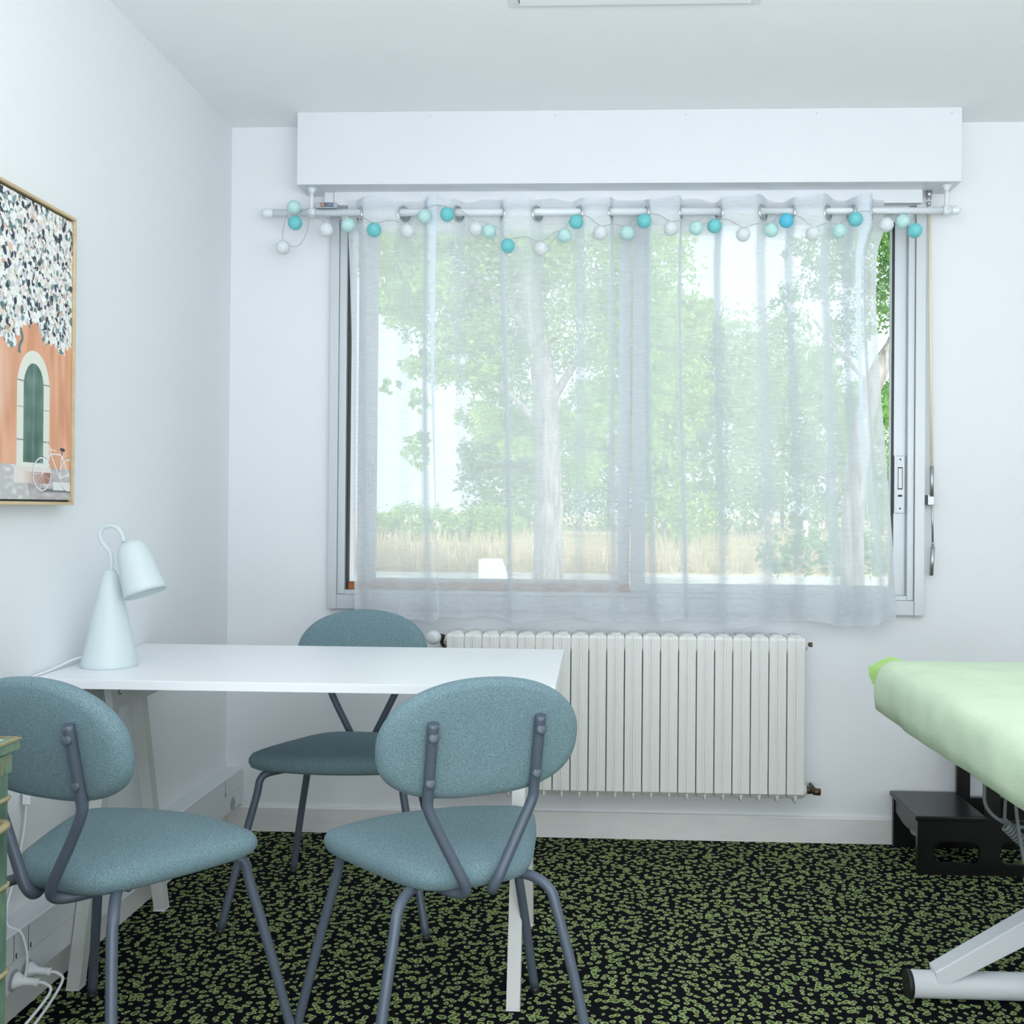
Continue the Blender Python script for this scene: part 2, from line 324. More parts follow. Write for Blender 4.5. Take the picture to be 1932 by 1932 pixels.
def sash(name, x0, x1, gx0, gx1, z0, gz0, gz1, z1, y0, y1):
    m = MB().box(x0, gx0, y0, y1, z0, z1).box(gx1, x1, y0, y1, z0, z1).box(gx0, gx1, y0, y1, z0, gz0).box(gx0, gx1, y0, y1, gz1, z1)
    s = obj(name, m, M['alu'], win, bevel=.0012)
    obj('glass_pane', MB().box(gx0 - .002, gx1 + .002, (y0 + y1) / 2 - .002, (y0 + y1) / 2 + .002, gz0 - .002, gz1 + .002), M['glass'], s)
    return s
k = 1.016; X = lambda x: 1.2908 + (x - 1.2908) * k; Z = lambda z: 1.13 + (z - 1.13) * k
sl = sash('sash', X(.4555), X(1.4003), X(.5188), X(1.3602), .842, Z(.883), Z(2.105), 2.146, .050, .074)
sr = sash('sash', 1.406, 2.338, 1.4531, 2.288, .842, .8725, 2.115, 2.140, .004, .030)
obj('gasket', MB().box(2.288, 2.297, .0025, .004, .872, 2.115).box(1.4531, 2.288, .0025, .004, 2.107, 2.121), M['alu_dark'], sr)
def handle(cx_, y, s_):
    m = MB().box(cx_ - .016, cx_ + .016, y - .006, y, 1.122, 1.318, .0015).box(cx_ - .021, cx_ - .0165, y - .012, y, 1.122, 1.318)
    h = obj('handle_plate', m, M['alu'], s_)
    mm = MB().box(cx_ - .008, cx_ - .0062, y - .0068, y - .006, 1.203, 1.279).box(cx_ + .0062, cx_ + .008, y - .0068, y - .006, 1.203, 1.279).box(cx_ - .008, cx_ + .008, y - .0068, y - .006, 1.275, 1.279).box(cx_ - .008, cx_ + .008, y - .0068, y - .006, 1.203, 1.207).box(cx_ - .007, cx_ + .007, y - .0068, y - .006, 1.178, 1.185)
    mm.lathe([(0, 0), (.003, 0), (.003, .001), (0, .001)], (cx_, y - .006, 1.305), (0, -1, 0), 8).lathe([(0, 0), (.003, 0), (.003, .001), (0, .001)], (cx_, y - .006, 1.138), (0, -1, 0), 8)
    obj('finger_pull', mm, M['alu_dark'], win)
handle(2.318, .004, sr); handle(.4895, .050, sl)
tag(obj('wooden_bar', MB().box(.4215, 1.404, .008, .036, .8425, .868), M['wood'], bevel=.002), 'brown wooden bar lying in the left window track', 'wooden bar')
struct('trim_2', MB().box(WL - .05, WR + .05, .101, .36, .80, .83), M['concrete'], 'pale outer window ledge', 'window ledge')

# ------------------------------------------------------------------ curtain rod
rod = thing('curtain_rod', (1.31, -.09, 2.127), 'white metal curtain rod hung below the shutter housing', 'curtain rod')
ZR = 2.1275; YR = -.09
obj('rod', MB().tube([(.165, YR, ZR), (1.84, YR, ZR)], .0125, 16).tube([(1.84, YR, ZR), (2.458, YR, ZR)], .0108, 16), M['metal_white'], rod)
obj('finial', MB().lathe([(0, 0), (.010, .003), (.0155, .012), (.0165, .024), (.0135, .034), (.0125, .04)], (.138, YR, ZR), (1, 0, 0), 20), M['metal_white'], rod)
obj('finial', MB().lathe([(.011, 0), (.0125, .004), (.015, .012), (.0145, .02), (.010, .027), (0, .029)], (2.455, YR, ZR), (1, 0, 0), 20), M['metal_white'], rod)
for bx in (.311, 2.438):
    m = MB().lathe([(0, 0), (.016, 0), (.0165, .003), (.012, .006), (.010, .012), (.0065, .018)], (bx, YR, 2.2105), (0, 0, -1), 20)
    m.tube([(bx, YR - .002, 2.195), (bx, YR - .004, 2.17), (bx, YR - .002, 2.14)], [.0085, .0065, .0095], 12)
    m.tube([(bx - .013, YR, ZR), (bx + .013, YR, ZR)], .0155, 16)
    bk = obj('bracket', m, M['metal_white'], rod)
    obj('screw', MB().lathe([(0, 0), (.0022, 0), (.0022, .001), (0, .001)], (bx, YR - .0155, ZR), (0, -1, 0), 8), M['steel'], bk)

# ------------------------------------------------------------------ sheer curtain
PX = lambda u: .1403 + (u - 495) * .0017796
gro = [(683, .5), (767, .7), (808, .35), (872, .62), (957, .3), (1022, .62), (1101, .55), (1161, .2), (1229, .25), (1293, .2), (1366, .33), (1447, .6), (1499, .35), (1567, .62), (1611, .35), (1648, .28)]
A = .028; YM = -.088
def ctrl():
    pts = [(PX(657), YM + A * .7)]; side = 1     # side 1 = behind the rod
    for i, (u, rt) in enumerate(gro):
        x = PX(u); d = A * rt / math.sqrt(1 - rt * rt)
        pts += [(x - d, YM + A * side), (x + d, YM - A * side)]; side = -side
        if i in (2,):  pts += [(PX(834), YM - A * 1.15), (PX(815), YM - A * .8), (PX(826), YM - A * .75)]
        if i == 5: pts += [(PX(1060), YM + A * .8)]
        if i == 14: pts += [(PX(1640), YM - A * 1.3), (PX(1622), YM - A * .9)]
    pts += [(PX(1654), YM + A), (PX(1676), YM + A * 1.2)]
    return pts
def resample(P, ds):
    P = np.array(P, float); L = np.r_[0, np.cumsum(np.hypot(*np.diff(P, axis=0).T))]; n = int(L[-1] / ds)
    s = np.linspace(0, L[-1], n); return np.c_[np.interp(s, L, P[:, 0]), np.interp(s, L, P[:, 1])], s, L
def blur(P, k):
    ke = np.ones(2 * k + 1) / (2 * k + 1); out = np.empty_like(P)
    for c in (0, 1):
        e = np.r_[2 * P[0, c] - P[k:0:-1, c], P[:, c], 2 * P[-1, c] - P[-2:-k - 2:-1, c]]; out[:, c] = np.convolve(e, ke, 'valid')
    return out
P0, s0, L0 = resample(ctrl(), .0035)
T0 = blur(P0, 2); T1 = blur(blur(P0, 4), 3); T2 = blur(blur(P0, 9), 5)
gs = []
for (u, rt) in gro:
    x = PX(u); i = int(np.argmin(np.hypot(T0[:, 0] - x, T0[:, 1] - YM))); gs.append(i)
zs = list(np.arange(2.172, 2.068, -.0035)) + list(np.linspace(2.068, .80, 44)[1:]) + list(np.linspace(.80, .742, 5)[1:])
zs = np.array(zs); nv = len(P0); V = np.zeros((len(zs), nv, 3)); D = np.zeros((len(zs), nv))
sn = np.arange(nv) * .0035
topz = 2.166 + .007 * np.sin(sn * 21) + .004 * np.sin(sn * 47 + 1)
botz = .754 + .009 * np.sin(sn * 13 + .6) + .004 * np.sin(sn * 31)
fr = (T0[:, 1] - YM) / A
for j, z in enumerate(zs):
    t = (2.13 - z) / 1.38; t = min(max(t, 0), 1)
    a = min(t * 3.0, 1); b_ = max(0, (t - .33) / .67)
    P = T0 * (1 - a) + T1 * a; P = P * (1 - b_) + T2 * b_
    x = P[:, 0]; y = P[:, 1]
    # the outer edges: the hem flares as it falls
    u = (x - PX(657)) / (PX(1652) - PX(657))
    x = x + .00178 * np.clip(u, 0, 1) ** 5 * np.interp(t, [0, .04, .1, .22, .36, .55, .8, 1], [0, 0, -13, -13, -8, 2, 13, 18]) + t * (.036 * (1 - u) + .012 * u) + .010 * t * np.sin(sn * 9 + 2) + .004 * np.sin(t * 5 + sn * 6)
    y = y + .010 * t * np.sin(sn * 17) + .006 * np.sin(t * 4 + sn * 8) * t - .012 * t
    tz = (2.172 - z) / (2.172 - .742)
    zz = topz + (botz - topz) * tz if True else z
    if z > 2.07: zz = z + (topz - 2.166) * (z - 2.07) / .1
    V[j, :, 0] = x; V[j, :, 1] = y; V[j, :, 2] = zz
    d = .66
    if z > 2.045: d = .92
    if z < .785: d = .78
    D[j, :] = d
D[:, :6] = np.maximum(D[:, :6], .8); D[:, -6:] = np.maximum(D[:, -6:], .8)
faces = []
gpos = [(T0[i, 0], T0[i, 1], s0[i]) for i in gs]
for j in range(len(zs) - 1):
    for i in range(nv - 1):
        if zs[j] > 2.09:
            sc_, zc_ = (s0[i] + s0[i + 1]) / 2, (zs[j] + zs[j + 1]) / 2
            if any((sc_ - g[2]) ** 2 + (zc_ - ZR + .006) ** 2 < .0215 ** 2 for g in gpos): continue
        q = j * nv + i; faces.append((q, q + 1, q + nv + 1, q + nv))
cur = thing('curtain', (1.35, YM, .742), 'white sheer curtain with metal eyelets hanging on the rod over the window', 'curtain')
mm = MB(); mm.v = [tuple(p) for p in V.reshape(-1, 3)]; mm.f = faces; mm.sm = [True] * len(faces)
co_ = obj('sheer_panel', mm, M['sheer'], cur)
me = co_.data
# density is stored per corner position (seams and hems are double cloth)
at_ = me.attributes.new('weave', 'FLOAT', 'POINT')
if len(me.vertices) == nv * len(zs): at_.data.foreach_set('value', D.reshape(-1).astype(np.float32))
else:
    vals = []
    for v in me.vertices:
        z = v.co.z + .742; vals.append(.80 if z > 2.05 else (.70 if z < .79 else .52))
    at_.data.foreach_set('value', vals)
for n_, i in enumerate(gs):
    a0 = T0[max(i - 3, 0)]; a1 = T0[min(i + 3, nv - 1)]; d = a1 - a0; nrm = (-d[1], d[0], 0)
    obj('eyelet', MB().torus((T0[i, 0], T0[i, 1], ZR - .006), .0245, .0046, nrm, 32, 8, 1), M['chrome'], cur)

# ------------------------------------------------------------------ string of ball lights
BX = lambda u, v: (1.2908 + ((u - 1130.0) / 568.0) - .0004, -.128, 1.1303 - (v - 957.5 - .006 * (u - 1130)) / 568.0)
balls = [(545, 383, 'mint'), (552.4, 417.6, 'teal'), (524.4, 459.5, 'whiteball'), (609, 427.5, 'whiteball'), (650, 418, 'mint'), (700.8, 428.5, 'teal'), (764, 430, 'whiteball'), (797.7, 403.6, 'mint'),
         (841.8, 403, 'teal'), (894.6, 428.5, 'whiteball'), (920, 432, 'mint'), (956, 461, 'teal'), (1019, 466, 'whiteball'), (1063.5, 442.4, 'mint'), (1085.4, 419.5, 'teal'), (1131, 437.7, 'whiteball'),
         (1181.7, 437.7, 'mint'), (1212.7, 420, 'teal'), (1264, 430.4, 'whiteball'), (1310.6, 431, 'mint'), (1345, 426.3, 'teal'), (1398.3, 443.4, 'whiteball'), (1451.6, 434.8, 'mint'), (1476.2, 422, 'blue'),
         (1528.6, 442, 'whiteball'), (1576.5, 438.2, 'mint'), (1604.2, 419.5, 'teal'), (1663.3, 427.8, 'whiteball'), (1694, 421.3, 'mint'), (1712, 442.5, 'teal')]
sl_ = thing('string_light', (1.31, -.128, 2.06), 'string of teal, mint and white ball lights wound along the curtain rod', 'string lights')
Rb = .0238; tops = []; yb = -.128
cnames = {'mint': 'pale mint cotton ball', 'teal': 'teal cotton ball', 'whiteball': 'white cotton ball', 'blue': 'bright blue cotton ball'}
for i, (u, v, c) in enumerate(balls):
    p = BX(u, v); y = p[1] - (.022 if i in (1, 8, 14, 17, 23, 26, 29) else 0) - (.006 if i % 2 else 0)
    bm_ = obj('light_ball', MB().sphere((p[0], y, p[2]), Rb, 26, 16), M[c], sl_); bm_['label'] = cnames[c]
    sgn = -1 if i == 0 else 1
    tops.append(Vector((p[0], y + (.0 if sgn > 0 else 0), p[2] + sgn * Rb)))
wire = [Vector((.40, -.108, 2.139)), Vector((.36, -.112, 2.12)), Vector((.30, -.112, 2.10))]
order = [2, 1, 0] + list(range(3, 30))
path = []
path += [tops[0], tops[0] + Vector((-.02, .005, -.012)), tops[1] + Vector((-.03, 0, .0)), tops[2] + Vector((0, 0, .0)), tops[2] + Vector((.045, .005, -.02)), tops[2] + Vector((.075, .008, .02)), tops[1] + Vector((.045, 0, -.0)), tops[1], tops[1] + Vector((.03, .01, .012)), tops[3] + Vector((-.02, .01, .015))]
for i in range(3, 30):
    path.append(tops[i])
    if i < 29:
        a, b = tops[i], tops[i + 1]; L = (b - a).length; mid = (a + b) / 2; path.append(mid + Vector((0, .004, .012 if i % 3 else .006)))
obj('wire', MB().tube(smooth_path(path, 6), .0011, 6), M['thin_wire'], sl_)
bb = obj('battery_case', MB().box(.326, .401, -.107, -.079, 2.140, 2.159, .003), M['clear'], sl_)
obj('battery', MB().tube([(.347, -.1085, 2.1495), (.358, -.1085, 2.1495)], .0066, 12), M['copper'], bb)
obj('battery', MB().tube([(.358, -.1085, 2.1495), (.389, -.1085, 2.1495)], .0066, 12), M['cell'], bb)

# ------------------------------------------------------------------ shutter crank
cr = thing('shutter_crank', (2.417, -.03, .913), 'folding metal crank hanging beside the right edge of the window', 'crank')
obj('universal_joint', MB().tube([(2.400, -.03, 2.2105), (2.400, -.03, 2.195), (2.400, -.03, 2.19)], [.011, .011, .006], 10).tube([(2.3935, -.03, 2.192), (2.3935, -.03, 2.17)], .0018, 6).tube([(2.4065, -.03, 2.192), (2.4065, -.03, 2.17)], .0018, 6).sphere((2.400, -.03, 2.168), .008, 12, 8).tube([(2.400, -.03, 2.165), (2.4005, -.03, 2.150)], .005, 10), M['steel'], cr)
obj('rod', MB().tube([(2.4005, -.03, 2.150), (2.4150, -.03, 1.28)], .0048, 12), M['strap'], cr)['label'] = 'long beige rod'
obj('sleeve', MB().tube([(2.415, -.03, 1.281), (2.4158, -.03, 1.18)], .0066, 14), M['steel'], cr)
obj('wall_clip', MB().box(2.404, 2.424, -.034, 0, 1.150, 1.181, .002).box(2.400, 2.404, -.04, 0, 1.152, 1.184), M['steel'], cr)
obj('arm', MB().tube([(2.4158, -.03, 1.18), (2.4195, -.03, 1.025)], .0036, 10), M['steel'], cr)
obj('hinge', MB().sphere((2.4197, -.03, 1.020), .0058, 10, 8).tube([(2.4197, -.03, 1.02), (2.420, -.03, 1.012)], .003, 8), M['steel'], cr)
obj('handle', MB().tube([(2.4205, -.03, 1.012), (2.4155, -.03, .913)], .0068, 14), M['steel'], cr)
tag(obj('peg', MB().tube([(PX(655), -.04, 2.137), (PX(655), -.04, 2.158)], .0042, 10).tube([(PX(655), -.05, 2.158), (PX(655), -.0, 2.158)], .004, 10), M['wood']), 'tiny brown peg at the top left corner of the window', 'peg')

# ------------------------------------------------------------------ radiator
rad = thing('radiator', (1.38, -.09, .165), 'long white ribbed radiator on the wall below the window', 'radiator')
def section(x0, pitch):
    m = MB(); cx_ = x0 + pitch / 2
    def ring(z, hw, yf, yb_, rib=1):
        r = .0040 * rib
        pts = [(-hw, yb_), (-hw, yf + .002), (-hw + .0015, yf), (-.30 * hw, yf), (-.26 * hw, yf - r * .3), (-.06 * hw, yf - r * .3), (-.02 * hw, yf - r * 1.3), (.26 * hw, yf - r * 1.3), (.30 * hw, yf - r * .3), (.60 * hw, yf - r * .3), (.63 * hw, yf), (hw - .0015, yf), (hw, yf + .002), (hw, yb_)]
        return [(cx_ + p[0], p[1], z) for p in pts]
    R_ = [ring(.173, .014, -.095, -.075, 0), ring(.179, .024, -.122, -.055, 0), ring(.194, .0275, -.136, -.045, .2), ring(.197, .0281, -.138, -.045, 1),
          ring(.655, .0281, -.138, -.045, 1), ring(.672, .0294, -.138, -.045, 1), ring(.700, .0294, -.138, -.045, 1), ring(.709, .0280, -.134, -.05, 1), ring(.7125, .022, -.126, -.056, .6)]
    m.loft(R_, True, False)
    # raised crown and bottom fin
    m.loft([[(cx_ - .020, -.130, .709), (cx_ + .022, -.130, .709), (cx_ + .022, -.05, .709), (cx_ - .020, -.05, .709)], [(cx_ - .011, -.122, .7165), (cx_ + .014, -.122, .7165), (cx_ + .014, -.06, .7165), (cx_ - .011, -.06, .7165)], [(cx_ - .004, -.112, .7185), (cx_ + .008, -.112, .7185), (cx_ + .008, -.07, .7185), (cx_ - .004, -.07, .7185)]], True, True)
    m.loft([[(cx_ - .002, -.137, .20), (cx_ + .006, -.137, .20), (cx_ + .006, -.06, .20), (cx_ - .002, -.06, .20)], [(cx_ - .001, -.128, .167), (cx_ + .005, -.128, .167), (cx_ + .005, -.07, .167), (cx_ - .001, -.07, .167)], [(cx_, -.12, .163), (cx_ + .004, -.12, .163), (cx_ + .004, -.08, .163), (cx_, -.08, .163)]], True, True)
    return m
PT = (1.975 - .791) / 20
s0_ = obj('section', section(.791, PT), M['radiator'], rad)
for i in range(1, 20):
    c = s0_.copy(); COL.objects.link(c); c.parent = rad; c.location.x = i * PT
obj('header_pipe', MB().tube([(.80, -.092, .683), (1.97, -.092, .683)], .014, 12).tube([(.80, -.092, .20), (1.97, -.092, .20)], .014, 12), M['radiator'], rad)
for x, z in ((1.0, .60), (1.74, .60), (1.0, .24), (1.74, .24)): obj('wall_bracket', MB().box(x, x + .02, -.06, -.0005, z, z + .03), M['radiator'], rad)
obj('end_plug', MB().lathe([(0, -.004), (.024, 0), (.024, .008), (.018, .009), (.018, .014), (0, .014)], (1.9745, -.092, .683), (1, 0, 0), 20), M['radiator'], rad)
obj('bleed_valve', MB().tube([(1.988, -.092, .683), (2.003, -.092, .683)], .004, 8).box(1.996, 2.006, -.10, -.084, .676, .690), M['brass'], rad)
obj('end_plug', MB().lathe([(0, -.004), (.024, 0), (.024, .008), (.018, .009), (.018, .014), (0, .014)], (1.9745, -.092, .20), (1, 0, 0), 20), M['radiator'], rad)
obj('drain_union', MB().tube([(1.988, -.092, .20), (2.006, -.092, .20)], .013, 6).tube([(2.006, -.092, .199), (2.016, -.092, .198)], .009, 10).tube([(2.012, -.092, .196), (2.036, -.092, .194)], .012, 6).tube([(2.022, -.092, .196), (2.022, -.003, .196)], .006, 8), M['brass'], rad)
th = obj('thermostat_valve', MB().lathe([(0, 0), (.012, .001), (.0195, .004), (.021, .010), (.0215, .016), (.0225, .018), (.0225, .032), (.019, .036), (.013, .05), (.0, .05)], (.742, -.165, .697), (.35, 1, 0), 28), M['white_paint'], rad)
obj('valve_body', MB().tube([(.752, -.125, .697), (.765, -.095, .694), (.792, -.092, .686)], [.010, .010, .010], 12).tube([(.765, -.095, .69), (.765, -.05, .66), (.765, -.008, .65)], .007, 10), M['brass'], rad)
obj('union_nut', MB().tube([(.778, -.093, .688), (.792, -.092, .684)], .017, 6), M['radiator'], rad)

# ------------------------------------------------------------------ cable trunking with sockets on the left wall
tk = thing('cable_trunking', (.03, -1.6, .098), 'white plastic cable trunking with sockets along the left wall', 'cable trunking')
dep = .0624; y0_ = -3.6; y1_ = -.0
obj('channel', MB().prism([(0, .0975), (dep - .002, .0975), (dep, .0995), (dep, .1435), (dep - .0012, .1445), (dep - .0012, .1455), (dep, .1465), (dep, .1575), (dep - .0018, .158), (dep - .0018, .1595), (dep, .160), (dep, .2175), (dep - .003, .2195), (0, .2195)], 'y', y0_, y1_), M['white_paint'], tk)
for y in (-.172, -1.337, -1.392, -2.2): obj('cover_joint', MB().box(dep - .0005, dep + .0004, y - .0007, y + .0007, .161, .2165), M['hole'], tk)
for y in (-.170, -1.330, -1.385): obj('slot', MB().box(dep - .001, dep + .0006, y, y + .004, .163, .174), M['hole'], tk)
def socket(y, z=.121):
    s = obj('socket', MB().lathe([(.0, .0015), (.018, .0015), (.0215, .0008), (.0225, 0.0)], (dep + .0002, y, z), (1, 0, 0), 28), M['socket'], tk)
    obj('pin_hole', MB().lathe([(0, .0), (.0028, .0), (.0028, .0005), (0, .0005)], (dep + .0019, y - .0095, z), (1, 0, 0), 8).lathe([(0, 0), (.0028, 0), (.0028, .0005), (0, .0005)], (dep + .0019, y + .0095, z), (1, 0, 0), 8).lathe([(0, 0), (.0024, 0), (.0024, .0005), (0, .0005)], (dep + .0019, y, z + .010), (1, 0, 0), 8), M['hole'], s)
for y in (-.103, -1.343, -1.392): socket(y)

# ------------------------------------------------------------------ table
def add_table():
    X0, X1, YB, YF, ZT = .004, 1.200, -.658, -1.257, .735
    t = thing('desk', (.6, -.957, 0), 'white desk with a plain top on two white trestles against the left wall', 'desk')
    OFFt = OFF[t.name]
    obj('tabletop', MB().box(X0, X1, YF, YB, ZT - .021, ZT), M['white_top'], t, bevel=.0012)
    def trestle(xc, yc, hs):
        m = MB().prism([(yc - .135, .630), (yc - .137, .655), (yc - .160, .7135), (yc + .160, .7135), (yc + .137, .655), (yc + .135, .630), (yc + .1, .628), (yc - .1, .628)], 'x', xc + .012, xc + .030)
        tr = obj('trestle', m, M['trestle'], t, bevel=.001)
        def leg(s):
            yt, yf_ = yc + s * .055, yc + s * .232; hw = .0165; xa, xb = xc - .0195, xc + .0115
            mm = MB().loft([[(xa, yf_ - hw, 0.006), (xb, yf_ - hw, 0.006), (xb, yf_ + hw, 0.006), (xa, yf_ + hw, 0.006)], [(xa, yt - hw, .7135), (xb, yt - hw, .7135), (xb, yt + hw, .7135), (xa, yt + hw, .7135)]], True, False)
            l = obj('leg', mm, M['trestle'], tr, bevel=.001)
            tr2 = obj('foot_pad', MB().box(xa, xb, yf_ - hw, yf_ + hw, 0, .006), M['white_paint'], tr)
        leg(1); leg(-1)
        for q in (-.098, .098): obj('bolt', MB().lathe([(0, .0), (.0075, .0), (.0075, .003), (.005, .004), (0, .004)], (xc + .030, yc + q, .668), (1, 0, 0), 14), M['steel'], tr)
        return tr
    trestle(.0845, -.935, 1); trestle(1.1130, -.972, -1)
add_table()

# ------------------------------------------------------------------ chairs
def outline_seat(n=72):
    C = [(0, -.174), (.060, -.170), (.104, -.152), (.138, -.108), (.166, -.050), (.194, .012), (.219, .075), (.2315, .118), (.228, .142), (.207, .157), (.15, .176), (.075, .192), (0, .197)]
    pts = smooth_path([(x, y, 0) for x, y in C], 8); pts = [(p.x, p.y) for p in pts]
    pts[0] = (0, -.176); full = pts + [(-x, y) for x, y in pts[-2:0:-1]]; return full
def make_chair(label, loc, rz, group):
    t = thing('upholstered_chair', loc, label, 'chair', group, rz)
    if rz: OFF[t.name] = Vector((0, 0, 0))
    O = outline_seat(); m = MB(); prof = [(.02, .408), (.7, .4085), (.90, .4115), (.972, .4200), (1.0, .4335), (.994, .4450), (.962, .4555), (.89, .4615), (.7, .4660), (.4, .4690), (.02, .4700)]
    def dz(x, y): return -.002 * (abs(x) / .23) ** 2.2 + .004 * (y / .2)
    m.loft([[(x * s, (y - .02) * s + .02, z + dz(x * s, y * s)) for x, y in O] for s, z in prof], True, True)
    obj('seat', m, M['fabric'], t)
    # backrest
    m = MB(); n = 80; W_ = .198; zc = .693; hu, hl = .124, .108
    def bo(a):
        c, s = math.cos(a), math.sin(a)
        e = 2.15 if s >= 0 else 2.7
        x = W_ * math.copysign(abs(c) ** (2 / e), c); z = (hu if s >= 0 else hl) * math.copysign(abs(s) ** (2 / e), s)
        if s < 0: x *= 1 - .02 * abs(s)
        return x, z
    th_ = .024; rings = []
    for sc_, yo in [(.02, -1.0), (.6, -1.0), (.86, -.97), (.95, -.80), (.99, -.4), (1.0, 0), (.99, .4), (.95, .8), (.86, 1.0), (.6, 1.12), (.02, 1.18)]:
        r = []
        for k in range(n):
            x, z = bo(2 * PI * k / n); x *= sc_; z = z * sc_
            yy = -.186 - .22 * z + yo * th_ + .15 * x * x
            r.append((x, yy, zc + z))
        rings.append(r)
    m.loft(rings, True, True); obj('backrest', m, M['fabric'], t)
    rt = .0103
    for s in (-1, 1):
        P = smooth_path([(s * .104, -.2285, .742), (s * .104, -.212, .665), (s * .104, -.197, .600), (s * .101, -.194, .575), (s * .078, -.193, .525), (s * .048, -.195, .465), (s * .034, -.195, .436), (s * .027, -.187, .416), (s * .033, -.168, .406), (s * .055, -.13, .405), (s * .075, -.08, .406)], 6)
        bp = obj('back_post', MB().tube(P, rt, 14), M['tube'], t)
        for z, y in ((.716, -.2232), (.630, -.204)):
            obj('screw_cap', MB().lathe([(.0098, -.006), (.0098, .0), (.0085, .0016), (.005, .0026), (0, .003)], (s * .104, y - rt, z), (0, -1, .2), 16), M['tube'], bp)
    for sx in (-1, 1):
        P = smooth_path([(sx * .08, .045, .408), (sx * .140, .100, .408), (sx * .180, .134, .404), (sx * .1945, .1465, .388), (sx * .2005, .1535, .350), (sx * .232, .178, .21), (sx * .2735, .2095, .012)], 6)
        l = obj('leg', MB().tube(P, rt, 14), M['tube'], t)
        obj('foot_cap', MB().tube([(sx * .2735, .2095, .014), (sx * .276, .211, 0)], .0112, 12), M['black'], l)
        P = smooth_path([(sx * .05, -.04, .408), (sx * .100, -.105, .409), (sx * .130, -.142, .406), (sx * .151, -.167, .388), (sx * .1605, -.180, .352), (sx * .190, -.210, .21), (sx * .2245, -.2405, .012)], 6)
        l = obj('leg', MB().tube(P, rt, 14), M['tube'], t)
        obj('foot_cap', MB().tube([(sx * .2245, -.2405, .014), (sx * .226, -.242, 0)], .0112, 12), M['black'], l)
    obj('seat_frame', MB().tube([(-.13, .05, .404), (.13, .05, .404)], .007, 10).tube([(-.11, -.085, .406), (.11, -.085, .406)], .007, 10).box(-.05, .05, -.09, .055, .404, .413), M['tube'], t)
    return t
def dup(root, loc, rz, label):
    r = root.copy(); COL.objects.link(r); r.location = loc; r.rotation_euler = (0, 0, rz); r['label'] = label
    for ch in list(root.children):
        c = ch.copy(); COL.objects.link(c); c.parent = r
        for g in list(ch.children):
            d = g.copy(); COL.objects.link(d); d.parent = c
    return r
ch0 = make_chair('teal upholstered chair with its back to the viewer, at the right end of the desk', (.995, -1.434, 0), .444, 'teal chairs around the desk')
bpy.context.view_layer.update()
dup(ch0, (.336, -1.497, 0), -.320, 'teal upholstered chair at the left edge, between the green cabinet and the desk')
dup(ch0, (.582, -.646, 0), 3.123, 'teal upholstered chair on the window side of the desk, facing the viewer')

# ------------------------------------------------------------------ desk lamp
lp = thing('desk_lamp', (.100, -1.06, .735), 'pale mint metal desk lamp with cone base and bent neck on the desk', 'lamp')
LX = lambda u: .100 + (u - 206) / 787; LZ = lambda v: .972 - (v - 1074) / 787
obj('base', MB().lathe([(0, 0), (.0655, 0), (.0665, .002), (.0655, .008), (.046, .10), (.0265, .19), (.0185, .222), (.0145, .231), (.008, .2355), (0, .2365)], (.100, -1.06, .735), (0, 0, 1), 48), M['lamp'], lp)
nk = [(207, 1077), (208, 1062), (207, 1050), (202, 1038), (192, 1026), (186, 1015), (185, 1005), (189, 997), (198, 992), (209, 991), (219, 995), (226, 1004), (231, 1016), (233, 1022)]
obj('gooseneck', MB().tube(smooth_path([(LX(u), -1.06, LZ(v)) for u, v in nk], 5), .0051, 14), M['lamp'], lp)
obj('collar', MB().lathe([(.0055, 0), (.0078, .0), (.0078, .003), (.0055, .0032)], (LX(207), -1.06, LZ(1076)), (0, 0, 1), 16).lathe([(.0055, 0), (.0078, .0), (.0078, .003), (.0055, .0032)], (LX(232), -1.06, LZ(1019)), (.3, 0, -1), 16), M['lamp'], lp)
ax = Vector((math.sin(.36), -.10, -math.cos(.36)))
shp = [(0, 0), (.012, .0005), (.024, .005), (.0325, .014), (.037, .027), (.0395, .045), (.0445, .085), (.0495, .124), (.0505, .1365), (.0495, .1365), (.0435, .085), (.038, .045), (.034, .025), (.022, .009), (0, .004)]
obj('lamp_shade', MB().lathe(shp, (LX(244), -1.064, LZ(1019)), ax, 48), M['lamp'], lp)
cp = [(.036, -1.066, .7575), (.02, -1.09, .752), (-.0 + .012, -1.13, .744), (.010, -1.18, .7395), (.014, -1.235, .7385), (.016, -1.262, .732), (.014, -1.268, .70), (.012, -1.268, .60), (.016, -1.268, .49)]
cp2 = [(.016, -1.268, .46), (.012, -1.27, .40), (.008, -1.29, .32), (.010, -1.33, .25), (.03, -1.36, .2235), (.068, -1.375, .215), (.088, -1.385, .17), (.086, -1.39, .1215)]
obj('power_cord', MB().tube(smooth_path(cp, 5), .0028, 8).tube(smooth_path(cp2, 5), .0028, 8), M['cord'], lp)
obj('cord_switch', MB().box(.008, .026, -1.275, -1.261, .455, .492, .003), M['cord'], lp)

